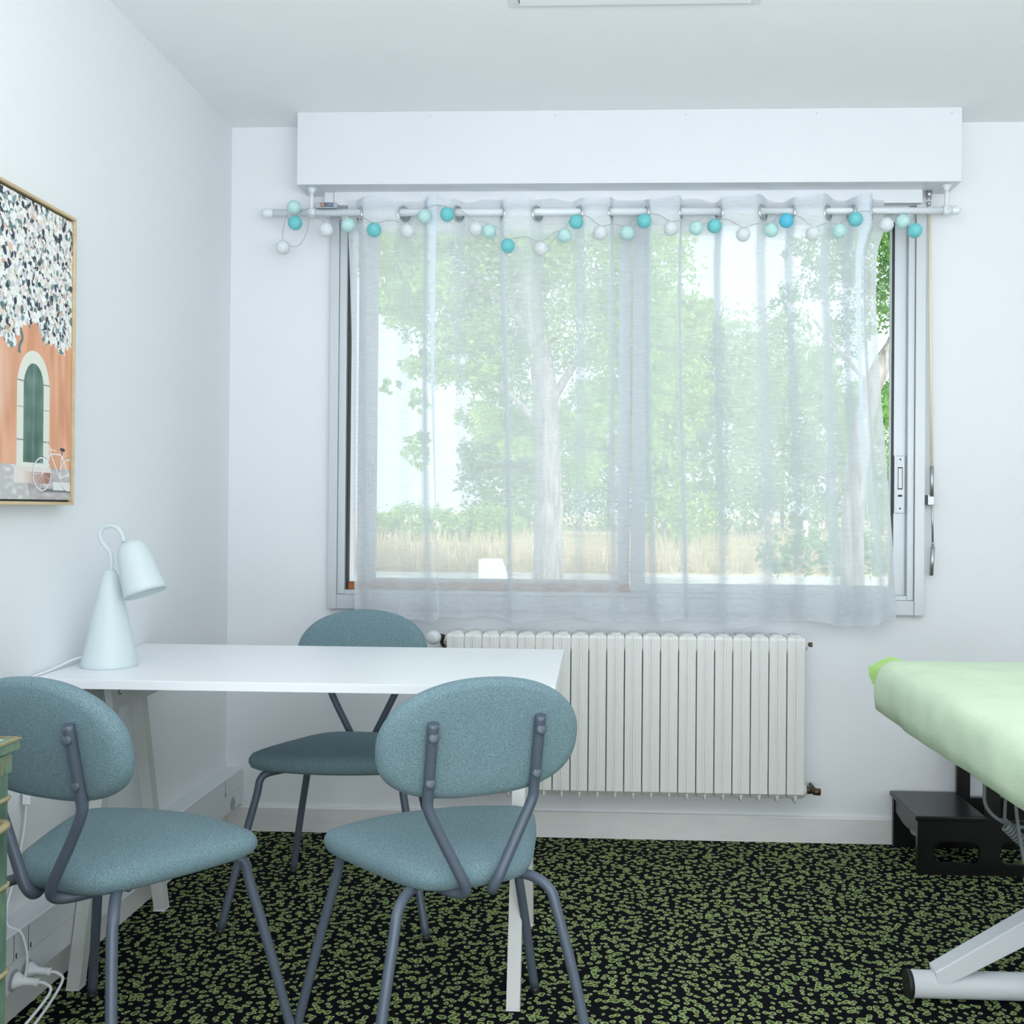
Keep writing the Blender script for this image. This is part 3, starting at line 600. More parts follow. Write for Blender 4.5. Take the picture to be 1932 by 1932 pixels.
# two plugs with their leads
def plug(y, label, ends):
    t = thing('plug', (dep, y, .121), label, 'plug', 'plugs in the trunking sockets')
    d = Vector((1, .12, -.12)).normalized(); o = Vector((dep + .002, y, .121))
    obj('plug_body', MB().lathe([(0, 0), (.0175, 0), (.018, .006), (.015, .010), (.0085, .022), (.0078, .042), (.0092, .048), (.006, .050), (0, .05)], o, d, 20), M['cord'], t)
    e = o + d * .048
    obj('lead', MB().tube(smooth_path([e, e + Vector((.014, .004, -.004)), e + Vector((.024, .004, -.024))] + [Vector(p) for p in ends], 6), .0032, 8), M['cord'], t)
plug(-1.343, 'white plug in the trunking socket nearer the desk trestle', [(.122, -1.40, .045), (.10, -1.50, .004), (.09, -1.62, .0035), (.11, -1.8, .0035)])
plug(-1.392, 'white plug in the trunking socket half hidden by the green cabinet', [(.115, -1.45, .05), (.085, -1.56, .0035), (.06, -1.66, .0035), (.06, -1.85, .0035)])

# ------------------------------------------------------------------ picture
def painting():
    Hh, Wd = 420, 300; h, w_ = .661, .47       # column 0 = far/right edge in view
    img = np.zeros((Hh, Wd, 3)); yy, xx = np.mgrid[0:Hh, 0:Wd]; U = xx / Wd * w_; Vz = yy / Hh * h   # U metres from the right edge, Vz metres from the bottom
    r = np.random.default_rng(3)
    def sm(a, k):
        for ax_ in (0, 1):
            for _ in range(2): a = sum(np.roll(a, i, ax_) for i in range(-k, k + 1)) / (2 * k + 1)
        return a
    def streak(kx, ky):
        a = r.standard_normal((Hh, Wd)); 
        for _ in range(2):
            a = sum(np.roll(a, i, 1) for i in range(-kx, kx + 1)) / (2 * kx + 1); a = sum(np.roll(a, i, 0) for i in range(-ky, ky + 1)) / (2 * ky + 1)
        return a / a.std()
    C = lambda *c: np.array(c) / 255.
    wallc = C(229, 168, 134); img[:] = wallc
    s = streak(4, 26); img += np.clip(s, -1.5, 2)[..., None] * np.array([.025, .03, .035])
    pale = np.clip((U - .20) / .10, 0, 1) * np.clip(streak(9, 40) * .5 + .5, 0, 1); img = img * (1 - .55 * pale[..., None]) + C(236, 215, 200) * .55 * pale[..., None]
    g = Vz < .072; gr = C(186, 180, 180) + .035 * streak(6, 2)[..., None]; img[g] = gr[g]
    li = (Vz < .074) & (U > .17 + Vz * .3); pv = np.clip(streak(4, 2), 0, 2)[..., None]; img[li] = (C(196, 196, 194) + pv * .06)[li]
    # arch window
    cu, w1, w2 = .158, .0655, .0400
    def arch(hw, zb, zt):
        sp = zt - hw * 1.35; return (abs(U - cu) < hw) & (Vz > zb) & ((Vz < sp) | (((U - cu) / hw) ** 2 + ((Vz - sp) / (zt - sp)) ** 2 < 1))
    a = arch(w1, .072, .330); img[a] = C(232, 234, 222)
    for z in (.13, .201, .259): img[a & (abs(Vz - z) < .001)] = C(150, 150, 145)
    b = arch(w2, .081, .302); gl = C(98, 128, 118) + .03 * streak(5, 14)[..., None]; gl += (np.sin(Vz / .05 * 2 * PI) * .02)[..., None]; gl[abs(U - cu) < .004] += .07; img[b] = gl[b]
    st = (U > .085) & (U < .232) & (Vz > .036) & (Vz < .072); tt = np.clip((U - .10) / .1, 0, 1)[..., None]; img[st] = (C(170, 120, 105) * (1 - tt) + C(236, 226, 220) * tt)[st]
    st2 = (U > .085) & (U < .232) & (Vz > .060) & (Vz < .072); img[st2] = C(232, 222, 218)
    # blossoms: dabs of paint
    edge = .350 + np.interp(U, [0, .03, .07, .11, .16, .20, .25, .30, .47], [.012, .0, .004, .012, .045, .03, -.022, .0, .01]) + .008 * np.sin(U * 97)
    base = Vz > edge + .012
    dn = streak(3, 4); img[base & (dn > .55)] = C(62, 70, 88); img[base & (dn <= .55)] = C(150, 166, 168)
    pal = [C(242, 243, 240)] * 12 + [C(226, 214, 205)] * 3 + [C(206, 206, 214)] * 2 + [C(214, 180, 160)] + [C(120, 148, 150)] * 2 + [C(52, 60, 76)] * 4 + [C(232, 226, 214)] * 3 + [C(90, 122, 122)]
    for q in range(4800):
        cx_ = r.integers(0, Wd); cz = r.integers(int(.33 / h * Hh), Hh)
        if Vz[cz, cx_] < edge[cz, cx_] - .006 + .01 * r.random(): continue
        a_, b__ = r.uniform(1.6, 4.6), r.uniform(2.4, 6.5); an = r.uniform(-.9, .6); c = pal[r.integers(len(pal))] + r.normal(0, .02)
        x0, x1, z0, z1 = max(cx_ - 7, 0), min(cx_ + 8, Wd), max(cz - 7, 0), min(cz + 8, Hh)
        X_, Z_ = xx[z0:z1, x0:x1] - cx_, yy[z0:z1, x0:x1] - cz; u = X_ * math.cos(an) + Z_ * math.sin(an); v = -X_ * math.sin(an) + Z_ * math.cos(an)
        mk = (u / a_) ** 2 + (v / b__) ** 2 < 1; img[z0:z1, x0:x1][mk] = c
    # hanging sprig
    for z in np.arange(.32, .365, .002):
        zi = int(z / h * Hh); ui = int((.213 + .006 * math.sin(z * 120)) / w_ * Wd); img[zi - 1:zi + 2, ui - 3:ui + 3] = C(105, 125, 125)
    # bicycle
    def line(p, q, wd, c):
        p, q = np.array(p), np.array(q); d = q - p; L = np.hypot(*d); t = np.clip(((U - p[0]) * d[0] + (Vz - p[1]) * d[1]) / L ** 2, 0, 1)
        dist = np.hypot(U - p[0] - t * d[0], Vz - p[1] - t * d[1]); img[dist < wd] = c
    def ring(c0, r_, wd, c):
        d = np.hypot(U - c0[0], Vz - c0[1]); img[abs(d - r_) < wd] = c
    Wh, Dk = C(236, 238, 238), C(60, 62, 74)
    shd = (U < .125) & (U > -.01) & (abs(Vz - .021) < .004); img[shd] = C(120, 118, 126)
    sh2 = (U < .075) & (Vz > .022) & (Vz < .04); img[sh2] = C(230, 230, 228)
    f, b2 = (.121, .057), (.007, .058)
    for c0 in (f, b2):
        ring(c0, .0385, .0012, Dk); ring(c0, .037, .0016, Wh)
        for k_ in range(9): line(c0, (c0[0] + .036 * math.cos(k_ * .7), c0[1] + .036 * math.sin(k_ * .7)), .0005, C(222, 220, 220))
    bb_, se, hd = (.046, .050), (.038, .104), (.086, .105)
    for p, q in ((bb_, se), (se, hd), (hd, bb_), (hd, f), (bb_, b2), (se, b2)): line(p, q, .0016, Wh)
    line(hd, (.090, .121), .0014, Wh); line((.090, .121), (.101, .131), .0014, C(200, 205, 205)); line((.066, .113), (.090, .114), .0014, Wh); line(se, (.036, .112), .0016, Dk); line((.027, .116), (.043, .117), .0035, Dk)
    return np.clip(img, 0, 1), h, w_
img, ph, pw = painting(); Hh, Wd = img.shape[:2]
ptg = thing('framed_painting', (.0, -1.36, 1.13), 'painting of a blossoming tree, arched window and bicycle in a pale wood frame', 'painting')
yr, zb = -1.128, 1.134; zt = 1.807; yl = yr - pw - .012
fm = MB(); fx = .040
for (a, b, c, d) in ((yl - .008, yr + .005, zb - .006, zb + .001), (yl - .008, yr + .005, zt - .001, zt + .006), (yl - .008, yl, zb + .001, zt - .001), (yr + .000, yr + .005, zb + .001, zt - .001)): fm.box(0.0, fx, a, b, c, d)
obj('frame', fm, M['oak'], ptg, bevel=.0008)
cv = MB(); yc0 = yr - .002; zc0 = zb + .006
gv = [(fx - .006, yc0 - i * (pw / Wd), zc0 + j * (ph / Hh)) for j in range(Hh + 1) for i in range(Wd + 1)]
cv.add(gv, [(j * (Wd + 1) + i, j * (Wd + 1) + i + 1, (j + 1) * (Wd + 1) + i + 1, (j + 1) * (Wd + 1) + i) for j in range(Hh) for i in range(Wd)])
pm = bpy.data.materials.new('painted_canvas'); pm.use_nodes = True; ptb = pm.node_tree.nodes['Principled BSDF']; ptb.inputs['Roughness'].default_value = .6
pa = N(pm.node_tree, 'ShaderNodeAttribute', attribute_name='paint'); pm.node_tree.links.new(pa.outputs['Color'], ptb.inputs['Base Color'])
pc = obj('canvas', cv, pm, ptg)
lc = np.where(img <= .04045, img / 12.92, ((img + .055) / 1.055) ** 2.4)
ca = pc.data.color_attributes.new('paint', 'FLOAT_COLOR', 'CORNER'); buf = np.ones((Hh * Wd, 4, 4), np.float32); buf[:, :, :3] = lc.reshape(-1, 1, 3); ca.data.foreach_set('color', buf.reshape(-1))
obj('backing', MB().box(0.002, fx - .010, yl, yr - .002, zb + .002, zt - .002), M['black'], ptg)

# ------------------------------------------------------------------ massage table
def cover_mat():
    m = mat('pale_green_towelling', (.66, .80, .60, 1), .95, var=.05, vscale=(9, 9, 9), bump=.6, bscale=(300, 300, 300), spec=.05, bdist=.0015); return m
M['cover'] = cover_mat(); M['cover2'] = mat('bright_green_cloth', (.42, .68, .22, 1), .9, var=.08)
mt = thing('massage_table', (2.4, -1.7, 0), 'massage table under a pale green fitted cover, at the right edge', 'massage table')
bx0, bx1, by0, by1 = 2.020, 2.74, -2.66, -.752
def plan(s, rc):
    pts = []
    x0, x1, y0, y1 = bx0 + s, bx1 - s, by0 + s, by1 - s; rc = max(rc - s, .01)
    for cx_, cy_, a0 in ((x1 - rc, y1 - rc, 0), (x0 + rc, y1 - rc, PI / 2), (x0 + rc, y0 + rc, PI), (x1 - rc, y0 + rc, 1.5 * PI)):
        for k_ in range(10): pts.append((cx_ + rc * math.cos(a0 + k_ * PI / 18), cy_ + rc * math.sin(a0 + k_ * PI / 18)))
    # subdivide the long edges
    out = []
    for i in range(len(pts)):
        a, b = pts[i], pts[(i + 1) % len(pts)]; L = math.hypot(b[0] - a[0], b[1] - a[1]); n = max(1, int(L / .03))
        if n > 1: n = 22 if L < 1 else 56
        for j in range(n): out.append((a[0] + (b[0] - a[0]) * j / n, a[1] + (b[1] - a[1]) * j / n))
    return out
def wr(x, y, z, a):
    return a * (math.sin(x * 31 + y * 17 + z * 25) * .5 + math.sin(y * 41 - z * 60 + 1) * .35 + math.sin(y * 23 + x * 13) * .4)
m = MB(); rings = []
for s, z, a in [(.10, .645, 0), (.055, .622, .006), (.022, .612, .008), (.004, .622, .008), (-.003, .645, .007), (-.002, .675, .005), (.002, .700, .003), (.012, .722, .002), (.032, .735, .001), (.07, .740, .0005), (.16, .742, .0005)]:
    P = plan(s, .075); r = []
    n_ = len(P); 
    for i, (x, y) in enumerate(P):
        cx_, cy_ = (bx0 + bx1) / 2, (by0 + by1) / 2; d = Vector((x - cx_, y - cy_)); nx = d.x / .4 if abs(d.x) > .28 else 0; wv = wr(x, y, z, a)
        drop = (-.010 - .005 * math.sin(y * 5.2 + .7)) if z < .63 else 0
        r.append((x - (wv if x < cx_ else -wv), y, z + drop + wv * .4))
    rings.append(r)
n_ = min(len(r) for r in rings); assert all(len(r) == n_ for r in rings)
m.loft(rings, True, True); obj('cover', m, M['cover'], mt)
fl = MB().loft([[(2.024, -.752, .655), (2.030, -.742, .690), (2.045, -.735, .716), (2.075, -.732, .733)], [(2.034, -.790, .66), (2.036, -.785, .695), (2.050, -.78, .722), (2.080, -.775, .737)]], False, True, close=False)
fl2 = MB(); P1 = [(2.0245, -.770, .668), (2.0205, -.742, .690), (2.022, -.735, .711), (2.035, -.733, .716), (2.052, -.733, .727), (2.078, -.735, .738)]
P2 = [(2.045, -.80, .668), (2.045, -.80, .695), (2.048, -.80, .715), (2.055, -.80, .722), (2.07, -.80, .733), (2.095, -.80, .739)]
fl2.loft([P1, P2, [(x + .01, y - .02, z - .03) for x, y, z in P2]], False, True, close=False)
obj('cloth_corner', fl2, M['cover2'], mt)['label'] = 'brighter green corner of the under cloth'
obj('frame', MB().box(2.10, 2.67, -2.58, -.84, .60, .640), M['white_paint'], mt)
for yb_ in (-1.1, -2.3):
    ft = obj('base_tube', MB().tube([(2.026, yb_, .031), (2.754, yb_, .031)], .0305, 28), M['white_paint'], mt)
    obj('end_cap', MB().tube([(2.016, yb_, .031), (2.027, yb_, .031)], .0312, 28), M['black'], ft); obj('end_cap', MB().tube([(2.753, yb_, .031), (2.764, yb_, .031)], .0312, 28), M['black'], ft)
    m = MB()
    def bar(p, q, wz, y0, y1):
        m.prism([(2.074, .071), (2.084, .030), (2.39, .196), (2.39, .264)], 'y', y0 + .004, y1 - .010); return
        d = (Vector((q[0] - p[0], q[1] - p[1]))).normalized(); nn = Vector((-d.y, d.x)) * wz / 2
        m.loft([[(p[0] + nn.x, y0, p[1] + nn.y), (p[0] + nn.x, y1, p[1] + nn.y), (p[0] - nn.x, y1, p[1] - nn.y), (p[0] - nn.x, y0, p[1] - nn.y)], [(q[0] + nn.x, y0, q[1] + nn.y), (q[0] + nn.x, y1, q[1] + nn.y), (q[0] - nn.x, y1, q[1] - nn.y), (q[0] - nn.x, y0, q[1] - nn.y)]], True, False)
    bar((2.10, .045), (2.42, .225), .070, yb_ - .032, yb_ + .032)
    obj('brace', m, M['white_paint'], mt, bevel=.003)
    obj('column', MB().box(2.39, 2.55, yb_ - .04, yb_ + .04, .06, .602), M['white_paint'], mt, bevel=.003)
obj('side_rail', MB().box(2.335, 2.375, -2.4, -.95, .46, .60), M['white_paint'], mt)
obj('long_beam', MB().box(2.42, 2.52, -2.34, -1.06, .05, .12), M['white_paint'], mt)
# cables below the table
CB = lambda u, v, y: (1.2908 + (u - 1130) * (3.4947 + y) / 1911.7, y, 1.1303 - (v - 957 - .006 * (u - 1130)) * (3.4947 + y) / 1911.7)
c = [CB(u, v, -1.12) for u, v in ((1850, 1440), (1850, 1470), (1851, 1500), (1862, 1520), (1882, 1535), (1905, 1543), (1945, 1548))]
obj('cable', MB().tube(smooth_path(c, 6), .0042, 8), M['grey_cord'], mt)
c = [CB(u, v, -1.16) for u, v in ((1905, 1460), (1907, 1500), (1912, 1545), (1918, 1580), (1926, 1615), (1945, 1660))]
obj('cable', MB().tube(smooth_path(c, 6), .0042, 8), M['grey_cord'], mt)
p0, p1 = Vector(CB(1889, 1542, -1.14)), Vector(CB(1950, 1600, -1.14)); d = (p1 - p0).normalized(); e1 = d.orthogonal().normalized(); e2 = d.cross(e1); coil = [Vector(CB(1890, 1450, -1.14)), Vector(CB(1889, 1490, -1.14)), Vector(CB(1887, 1530, -1.14))]
L = (p1 - p0).length; turns = 13
coil += [p0 + d * (L * k_ / (turns * 10)) + (e1 * math.cos(k_ * PI / 5) + e2 * math.sin(k_ * PI / 5)) * .011 for k_ in range(turns * 10)]
obj('coiled_cable', MB().tube(coil, .0036, 7), M['grey_cord'], mt)

# ------------------------------------------------------------------ black step stool
st = thing('step_stool', (2.55, -.157, 0), 'black wooden two-step stool against the wall behind the massage table', 'step stool')
def side(y0, y1):
    z1, z2, xa, xb, xc = .168, .420, 2.292, 2.502, 2.725
    outer = [(xa, 0), (xc, 0), (xc, z2), (xb, z2), (xb, z1), (xa, z1)]
    m = MB()
    # panel built round its cut-outs
    def rect(x0, x1, z0, z1_): m.box(x0, x1, y0, y1, z0, z1_)
    rect(xa, 2.345, 0, z1); rect(2.345, 2.485, 0, .035); rect(2.345, 2.485, .105, z1); rect(2.485, 2.545, 0, z1); rect(2.545, xc, 0, .035)
    rect(2.545, 2.685, .105, .16); rect(2.685, xc, .035, .16); rect(xb, 2.545, z1, z2); rect(2.545, 2.685, .31, z2); rect(2.685, xc, .16, z2); rect(2.545, 2.685, .16, .17)
    for x0 in (2.345, 2.545):      # rounded corners of the cut-outs
        for cx_, cz, sx_, sz in ((x0, .035, 1, 1), (x0 + .14, .035, -1, 1), (x0, .105, 1, -1), (x0 + .14, .105, -1, -1)):
            pts = [(cx_, cz)] + [(cx_ + sx_ * .03 * (1 - math.sin(a)), cz + sz * .03 * (1 - math.cos(a))) for a in [k_ * PI / 12 for k_ in range(7)]]
            m.prism(pts, 'y', y0, y1)
    return m
obj('side_panel', side(-.295, -.278), M['stool'], st); obj('side_panel', side(-.040, -.023), M['stool'], st)
obj('step', MB().box(2.284, 2.502, -.302, -.017, .168, .1835), M['stool'], st, bevel=.004)
obj('step', MB().box(2.490, 2.735, -.302, -.017, .420, .4355), M['stool'], st, bevel=.004)
ap = MB().prism([(-.278, .168), (-.278, .122), (-.24, .118), (-.18, .108), (-.13, .108), (-.08, .118), (-.040, .122), (-.040, .168)], 'x', 2.296, 2.310)
obj('apron', ap, M['stool'], st); obj('apron', MB().box(2.506, 2.52, -.278, -.04, .365, .420), M['stool'], st)

# ------------------------------------------------------------------ green cabinet
def green_mat():
    m = bpy.data.materials.new('worn_green_paint'); m.use_nodes = True; nt = m.node_tree; b = nt.nodes['Principled BSDF']; b.inputs['Roughness'].default_value = .5
    n = N(nt, 'ShaderNodeTexNoise'); n.inputs['Scale'].default_value = 1; n.inputs['Detail'].default_value = 5; n.inputs['Roughness'].default_value = .65; nt.links.new(coords(nt, (26, 26, 7)), n.inputs['Vector'])
    r = ramp(nt, [(.32, lin(62, 88, 76)), (.5, lin(88, 116, 100)), (.60, lin(112, 134, 112)), (.66, lin(128, 104, 62))]); nt.links.new(n.outputs['Fac'], r.inputs[0]); nt.links.new(r.outputs[0], b.inputs['Base Color']); return m
M['green'] = green_mat(); M['rim'] = mat('worn_rim', lin(150, 140, 105), .5, var=.3, vscale=(40, 40, 40)); M['cabtop'] = mat('cabinet_top', lin(176, 188, 172), .45, var=.12, vscale=(5, 60, 5))
cb = thing('green_cabinet', (.25, -2.5, 0), 'distressed green metal cabinet at the lower left edge', 'cabinet')
obj('body', MB().box(.05, .440, -2.95, -2.046, 0, .772, .012), M['green'], cb)
lid = obj('lid', MB().box(.045, .447, -2.955, -2.040, .771, .7865), M['green'], cb, bevel=.001)
obj('lid_panel', MB().box(.06, .432, -2.94, -2.055, .7866, .7878), M['cabtop'], lid)
obj('lid_edge', MB().box(.045, .447, -2.0425, -2.0385, .7855, .7885).box(.4445, .4485, -2.955, -2.0385, .7855, .7885), M['rim'], lid)
for z in (.703, .577, .4515, .325, .20, .08):
    P = [(.05, -2.046, z), (.425, -2.046, z), (.436, -2.050, z), (.440, -2.060, z), (.440, -2.95, z)]
    obj('bead', MB().tube(P, .0038, 10), M['rim'], cb)
lt = obj('latch', MB().box(.440, .4425, -2.115, -2.052, .740, .768), M['green'], cb, bevel=.001)
obj('rivet', MB().lathe([(0, 0), (.004, 0), (.003, .002), (0, .0025)], (.4425, -2.10, .754), (1, 0, 0), 10), M['black'], lt)
obj('handle', MB().tube(smooth_path([(.438, -2.085, .675), (.452, -2.085, .675), (.456, -2.10, .672), (.456, -2.2, .668), (.452, -2.215, .668), (.438, -2.215, .668)], 5), .006, 10), M['rim'], cb)

# ------------------------------------------------------------------ ceiling hatch
hc = thing('ceiling_hatch', (1.37, -1.2, H - .01), 'white flat panel with a narrow frame set in the ceiling, at the top edge', 'ceiling panel')
x0, x1, ya, yb_ = 1.048, 1.703, -.834, -1.55
obj('frame', MB().box(x0, x1, ya - .022, ya, H - .004, H).box(x0, x1, yb_, yb_ + .022, H - .004, H).box(x0, x0 + .026, yb_ + .022, ya - .022, H - .004, H).box(x1 - .026, x1, yb_ + .022, ya - .022, H - .004, H), M['white_paint'], hc)
obj('panel', MB().box(x0 + .03, x1 - .027, yb_ + .025, ya - .025, H - .012, H - .001), M['white_top'], hc)
obj('gap', MB().box(x0 + .026, x0 + .0295, yb_ + .025, ya - .023, H - .0045, H - .003), M['hole'], hc)

# ------------------------------------------------------------------ outside
GZ = -.45
def ground_mat(name, c1, c2, sc):
    m = bpy.data.materials.new(name); m.use_nodes = True; nt = m.node_tree; b = nt.nodes['Principled BSDF']; b.inputs['Roughness'].default_value = .95
    n = N(nt, 'ShaderNodeTexNoise'); n.inputs['Scale'].default_value = sc; n.inputs['Detail'].default_value = 5; nt.links.new(coords(nt), n.inputs['Vector']); r = ramp(nt, [(.35, c1), (.65, c2)]); nt.links.new(n.outputs['Fac'], r.inputs[0]); nt.links.new(r.outputs[0], b.inputs['Base Color']); return m
M['gravel'] = ground_mat('pale_gravel', (.62, .60, .56, 1), (.82, .80, .76, 1), 9); M['field'] = ground_mat('dry_field', (.55, .45, .26, 1), (.80, .70, .48, 1), 1.3)
struct('ground', MB().box(-60, 70, .36, 21.0, GZ - .2, GZ), M['gravel'], 'pale gravel ground outside the window', 'gravel ground')
fm = MB()
nx, ny = 40, 20
gvv = [(-60 + 130 * i / nx, 21 + 110 * (j / ny) ** 1.6, GZ + .9 * (j / ny) ** .8 + .12 * math.sin(i * .9 + j)) if j else (-60 + 130 * i / nx, 21, GZ) for j in range(ny + 1) for i in range(nx + 1)]
fm.add(gvv, [(j * (nx + 1) + i, j * (nx + 1) + i + 1, (j + 1) * (nx + 1) + i + 1, (j + 1) * (nx + 1) + i) for j in range(ny) for i in range(nx)], True)
struct('field', fm, M['field'], 'dry straw coloured field beyond the gravel', 'field')
def blades(n, x0, x1, y0, y1, h0, h1, wd):
    m = MB(); r = np.random.default_rng(5); V_ = []; F_ = []
    for i in range(n):
        y = y0 + (y1 - y0) * r.random() ** 1.6; x = r.uniform(x0, x1) * (y + 3.5) / 24; h = r.uniform(h0, h1); a = r.uniform(0, PI); c, s = math.cos(a) * wd, math.sin(a) * wd; lx, ly = r.normal(0, .12, 2)
        b = len(V_); z = GZ - .02 + (.25 * min((y - 21) / 12, 1) if y > 21 else 0); V_ += [(x - c, y - s, z), (x + c, y + s, z), (x + lx, y + ly, z + h)]; F_.append((b, b + 1, b + 2))
    m.v = V_; m.f = F_; m.sm = [False] * len(F_); return m
g = obj('dry_grass', blades(9000, -11, 14, 21.2, 34, .35, .95, .03), M['dry']); tag(g, 'tall dry straw coloured grass behind the gravel', 'grass', kind='stuff')
def crown(clumps, n, size, seed):
    r = np.random.default_rng(seed); V_ = []; F_ = []; tot = sum(c[3] ** 2 for c in clumps)
    for (cx_, cy_, cz_, rad_, *fl_) in clumps:
        k_ = int(n * rad_ ** 2 / tot); f_ = fl_[0] if fl_ else .8
        # leaves gathered in small tufts
        nt_ = max(6, k_ // 14); d = r.standard_normal((nt_, 3)); d /= np.linalg.norm(d, axis=1)[:, None]; tuft = np.array([cx_, cy_, cz_]) + d * (rad_ * r.uniform(.45, 1.08, (nt_, 1))) * np.array([1, 1, f_])
        C_ = tuft[r.integers(0, nt_, k_)] + r.normal(0, rad_ * .10, (k_, 3))
        a = r.standard_normal((k_, 3)); a /= np.linalg.norm(a, axis=1)[:, None]; b = np.cross(a, r.standard_normal((k_, 3))); b /= np.linalg.norm(b, axis=1)[:, None]; s = size * r.uniform(.6, 1.3, (k_, 1))
        q = len(V_); V_ += np.stack([C_ - a * s, C_ - b * s * .45, C_ + a * s, C_ + b * s * .45], 1).reshape(-1, 3).tolist(); F_ += [(q + 4 * e, q + 4 * e + 1, q + 4 * e + 2, q + 4 * e + 3) for e in range(k_)]
    m = MB(); m.v = V_; m.f = F_; m.sm = [False] * len(F_); return m
def tree(label, trunk, radii, clumps, n, size, leaf, seed, branches=(), group=None):
    b = trunk[0] if trunk else (clumps[0][0], clumps[0][1], GZ)
    t = thing('tree', (b[0], b[1], GZ), label, 'tree', group)
    if trunk:
        m = MB().tube(smooth_path(trunk, 6), [radii[0] + (radii[1] - radii[0]) * i / (6 * (len(trunk) - 1)) for i in range(6 * (len(trunk) - 1) + 1)], 14)
        for br in branches: m.tube(smooth_path(br[0], 4), [br[1] * (1 - .6 * i / (4 * (len(br[0]) - 1))) for i in range(4 * (len(br[0]) - 1) + 1)], 8)
        obj('trunk', m, M['bark'], t)
    obj('crown', crown(clumps, n, size, seed), M[leaf], t); return t
def W(u, v, Dd): return (1.2908 + (u - 1130) / 1911.7 * Dd, -3.4947 + Dd, 1.1303 - (v - 957) / 1911.7 * Dd)
def WC(u, v, Dd, r, f=.8): p = W(u, v, Dd); return (p[0], p[1], p[2], r, f)
D1 = 19.5
tr_ = [W(1037, 1112, D1)[:2] + (GZ,), W(1038, 1000, D1), W(1036, 860, D1), W(1024, 700, D1), W(1000, 560, D1), W(985, 430, D1), W(975, 300, D1)]
br_ = [([W(1030, 780, D1), W(1080, 690, D1), W(1150, 600, D1)], .10), ([W(1015, 640, D1), W(940, 560, D1), W(860, 520, D1)], .10), ([W(1034, 820, D1), W(960, 740, D1), W(890, 700, D1)], .07)]
r_ = random.Random(4)
cl = [WC(985, 420, D1, 1.5), WC(860, 450, D1 + .5, 1.25), WC(770, 420, D1, .95), WC(1110, 470, D1, 1.3), WC(1220, 480, D1 - .5, .95), WC(930, 580, D1 + .8, 1.0), WC(1080, 620, D1 + .4, 1.1), WC(1180, 650, D1, .9), WC(1240, 600, D1, .6), WC(810, 590, D1, .75), WC(745, 560, D1, .55), WC(870, 680, D1 + .5, .7), WC(960, 720, D1 + 1, .8), WC(1140, 770, D1, .75), WC(1230, 730, D1, .55), WC(1010, 820, D1 + 1, .6), WC(1100, 880, D1, .5), WC(790, 690, D1, .4), WC(1210, 840, D1, .5), WC(900, 250, D1, 2.0), WC(1100, 250, D1, 2.0), WC(900, 790, D1, .45)]
for _ in range(26): cl.append(WC(r_.uniform(715, 1275), r_.uniform(400, 690), D1 + r_.uniform(-.8, 1.4), r_.uniform(.35, .7)))
for _ in range(12): cl.append(WC(r_.uniform(720, 1000), r_.uniform(680, 860), D1 + r_.uniform(-.5, 1.4), r_.uniform(.18, .4)))
tree('large leafy tree with a thick grey trunk in the middle of the window view', tr_, (.31, .15), cl, 100000, .055, 'leaf', 1, br_)
D2 = 17.5
tr_ = [W(1606, 1112, D2)[:2] + (GZ,), W(1605, 1000, D2), W(1612, 880, D2), W(1630, 760, D2), W(1655, 690, D2), W(1690, 620, D2), W(1700, 480, D2)]
cl = [WC(1640, 480, D2 + .5, .85), WC(1560, 520, D2 + .7, .6), WC(1700, 560, D2 + .6, .8), WC(1520, 470, D2, .4), WC(1600, 620, D2 + .8, .55), WC(1540, 690, D2 + .8, .5), WC(1590, 790, D2 + .9, .5), WC(1680, 760, D2 + .8, .55), WC(1720, 870, D2 + .8, .5), WC(1700, 420, D2, 1.0), WC(1480, 560, D2 + .4, .3), WC(1670, 960, D2 + 1, .5), WC(1590, 430, D2, .5), WC(1500, 610, D2, .25), WC(1700, 300, D2, 1.6)]
tree('leafy tree with a pale sunlit trunk at the right side of the window view', tr_, (.21, .13), cl, 20000, .05, 'leaf2', 2, [([W(1640, 730, D2), W(1580, 660, D2), W(1530, 600, D2)], .05)])
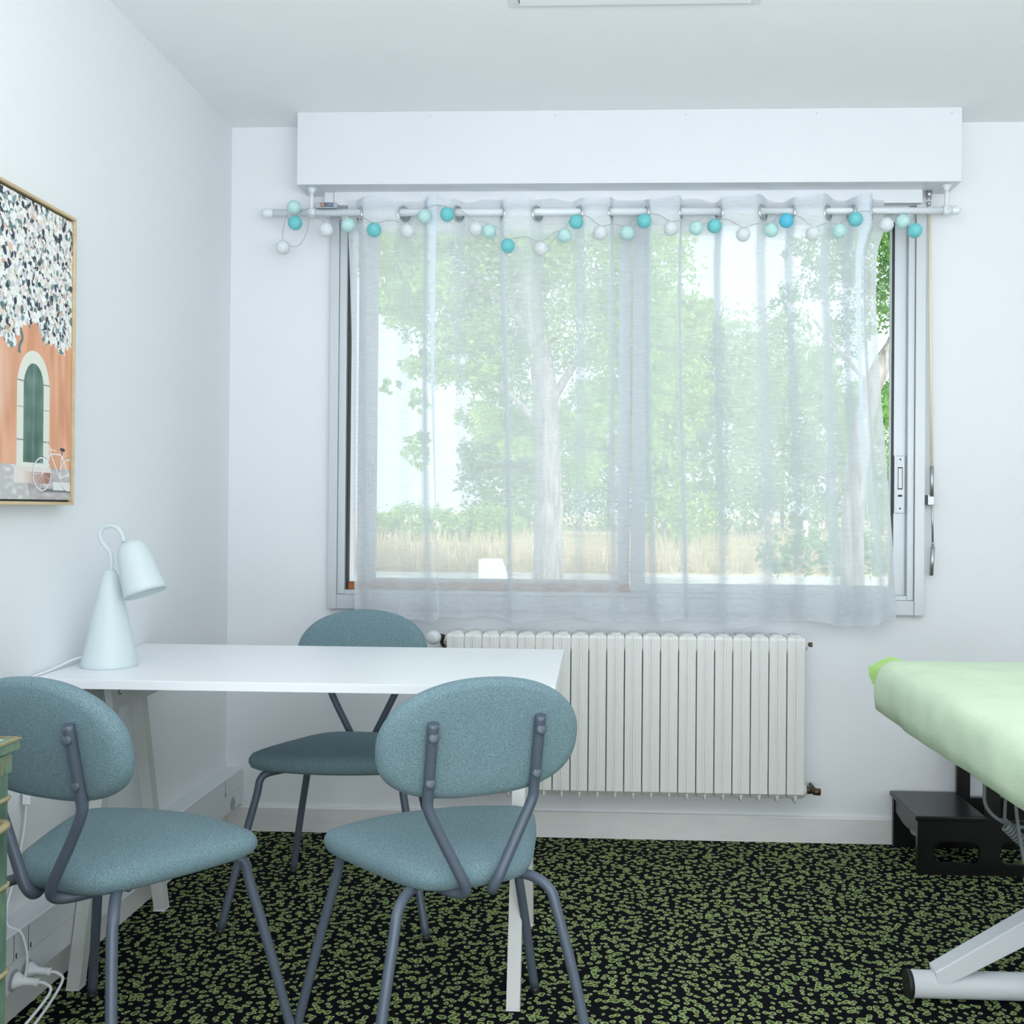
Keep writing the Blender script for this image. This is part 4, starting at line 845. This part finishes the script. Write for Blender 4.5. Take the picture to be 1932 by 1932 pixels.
# trees at the far side of the field
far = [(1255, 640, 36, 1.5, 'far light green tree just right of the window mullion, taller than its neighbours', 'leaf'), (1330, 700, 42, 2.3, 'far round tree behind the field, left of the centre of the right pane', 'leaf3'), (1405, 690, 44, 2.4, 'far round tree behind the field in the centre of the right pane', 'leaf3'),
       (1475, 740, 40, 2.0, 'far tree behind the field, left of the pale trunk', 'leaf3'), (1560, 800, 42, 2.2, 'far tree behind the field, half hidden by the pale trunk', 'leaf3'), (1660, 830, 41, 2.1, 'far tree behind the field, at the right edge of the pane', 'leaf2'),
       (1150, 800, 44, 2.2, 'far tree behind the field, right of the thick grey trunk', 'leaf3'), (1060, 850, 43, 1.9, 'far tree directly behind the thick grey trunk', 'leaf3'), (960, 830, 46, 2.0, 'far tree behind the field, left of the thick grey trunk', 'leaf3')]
for i, (u, v, Dd, rd, lb, lf) in enumerate(far):
    Dn = (34, 40, 47, 55, 42, 49, 52, 58, 44)[i]; rd *= Dn / Dd; Dd = Dn
    c0 = W(u, v, Dd); rr = random.Random(20 + i); cs = [(c0[0], c0[1], c0[2], rd, 1.0)]
    for k_ in range(7): a = k_ * .9; cs.append((c0[0] + rd * .75 * math.cos(a), c0[1] + rd * .4 * math.sin(a), c0[2] + rd * (rr.random() * 1.5 - .7), rd * .5, .9))
    zz = c0[2] - rd
    while zz > .3: cs.append((c0[0] + rr.uniform(-.5, .5), c0[1], zz, rd * .85, .8)); zz -= rd * .8
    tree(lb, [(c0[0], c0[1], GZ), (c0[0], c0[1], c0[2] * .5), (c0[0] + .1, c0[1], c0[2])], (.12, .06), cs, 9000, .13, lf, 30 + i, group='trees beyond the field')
def bush(label, u0, u1, v, Dd, leaf, seed, hgt, n=3500, name='bush'):
    a, b = W(u0, v, Dd), W(u1, v, Dd); rr = random.Random(seed); L = b[0] - a[0]; k_ = max(3, int(L / (hgt * .6))); cs = []
    for q in range(k_): cs.append((a[0] + L * (q + .5) / k_, a[1] + rr.uniform(-.3, .3), GZ + .15 + hgt * rr.uniform(.42, .62), hgt * rr.uniform(.38, .52), .9))
    o = obj(name, crown(cs, n, .055 if name == 'bush' else .09, seed), M[leaf]); tag(o, label, name)
bush('low dark green bush at the foot of the pale trunk', 1430, 1690, 1040, 20.5, 'leaf2', 41, 1.05)
bush('long bright green hedge beyond the field at the left of the window view', 690, 970, 930, 36, 'leaf', 42, 1.7, 6000, 'hedge')
pb = W(935, 1105, 19.0); tag(obj('concrete_block', MB().box(pb[0] - .30, pb[0] + .12, pb[1], pb[1] + .5, GZ, .17 - .02).prism([(pb[0] + .12, GZ), (pb[0] + .36, GZ), (pb[0] + .12, .12)], 'y', pb[1] + .05, pb[1] + .45), M['concrete'], bevel=.02), 'white block standing on the gravel left of the thick trunk', 'block')
pp = W(1518, 1010, 34); tag(obj('marker_post', MB().tube([(pp[0], pp[1], GZ), (pp[0], pp[1], .78)], .09, 12), M['concrete']), 'small white post in the dry field', 'post')
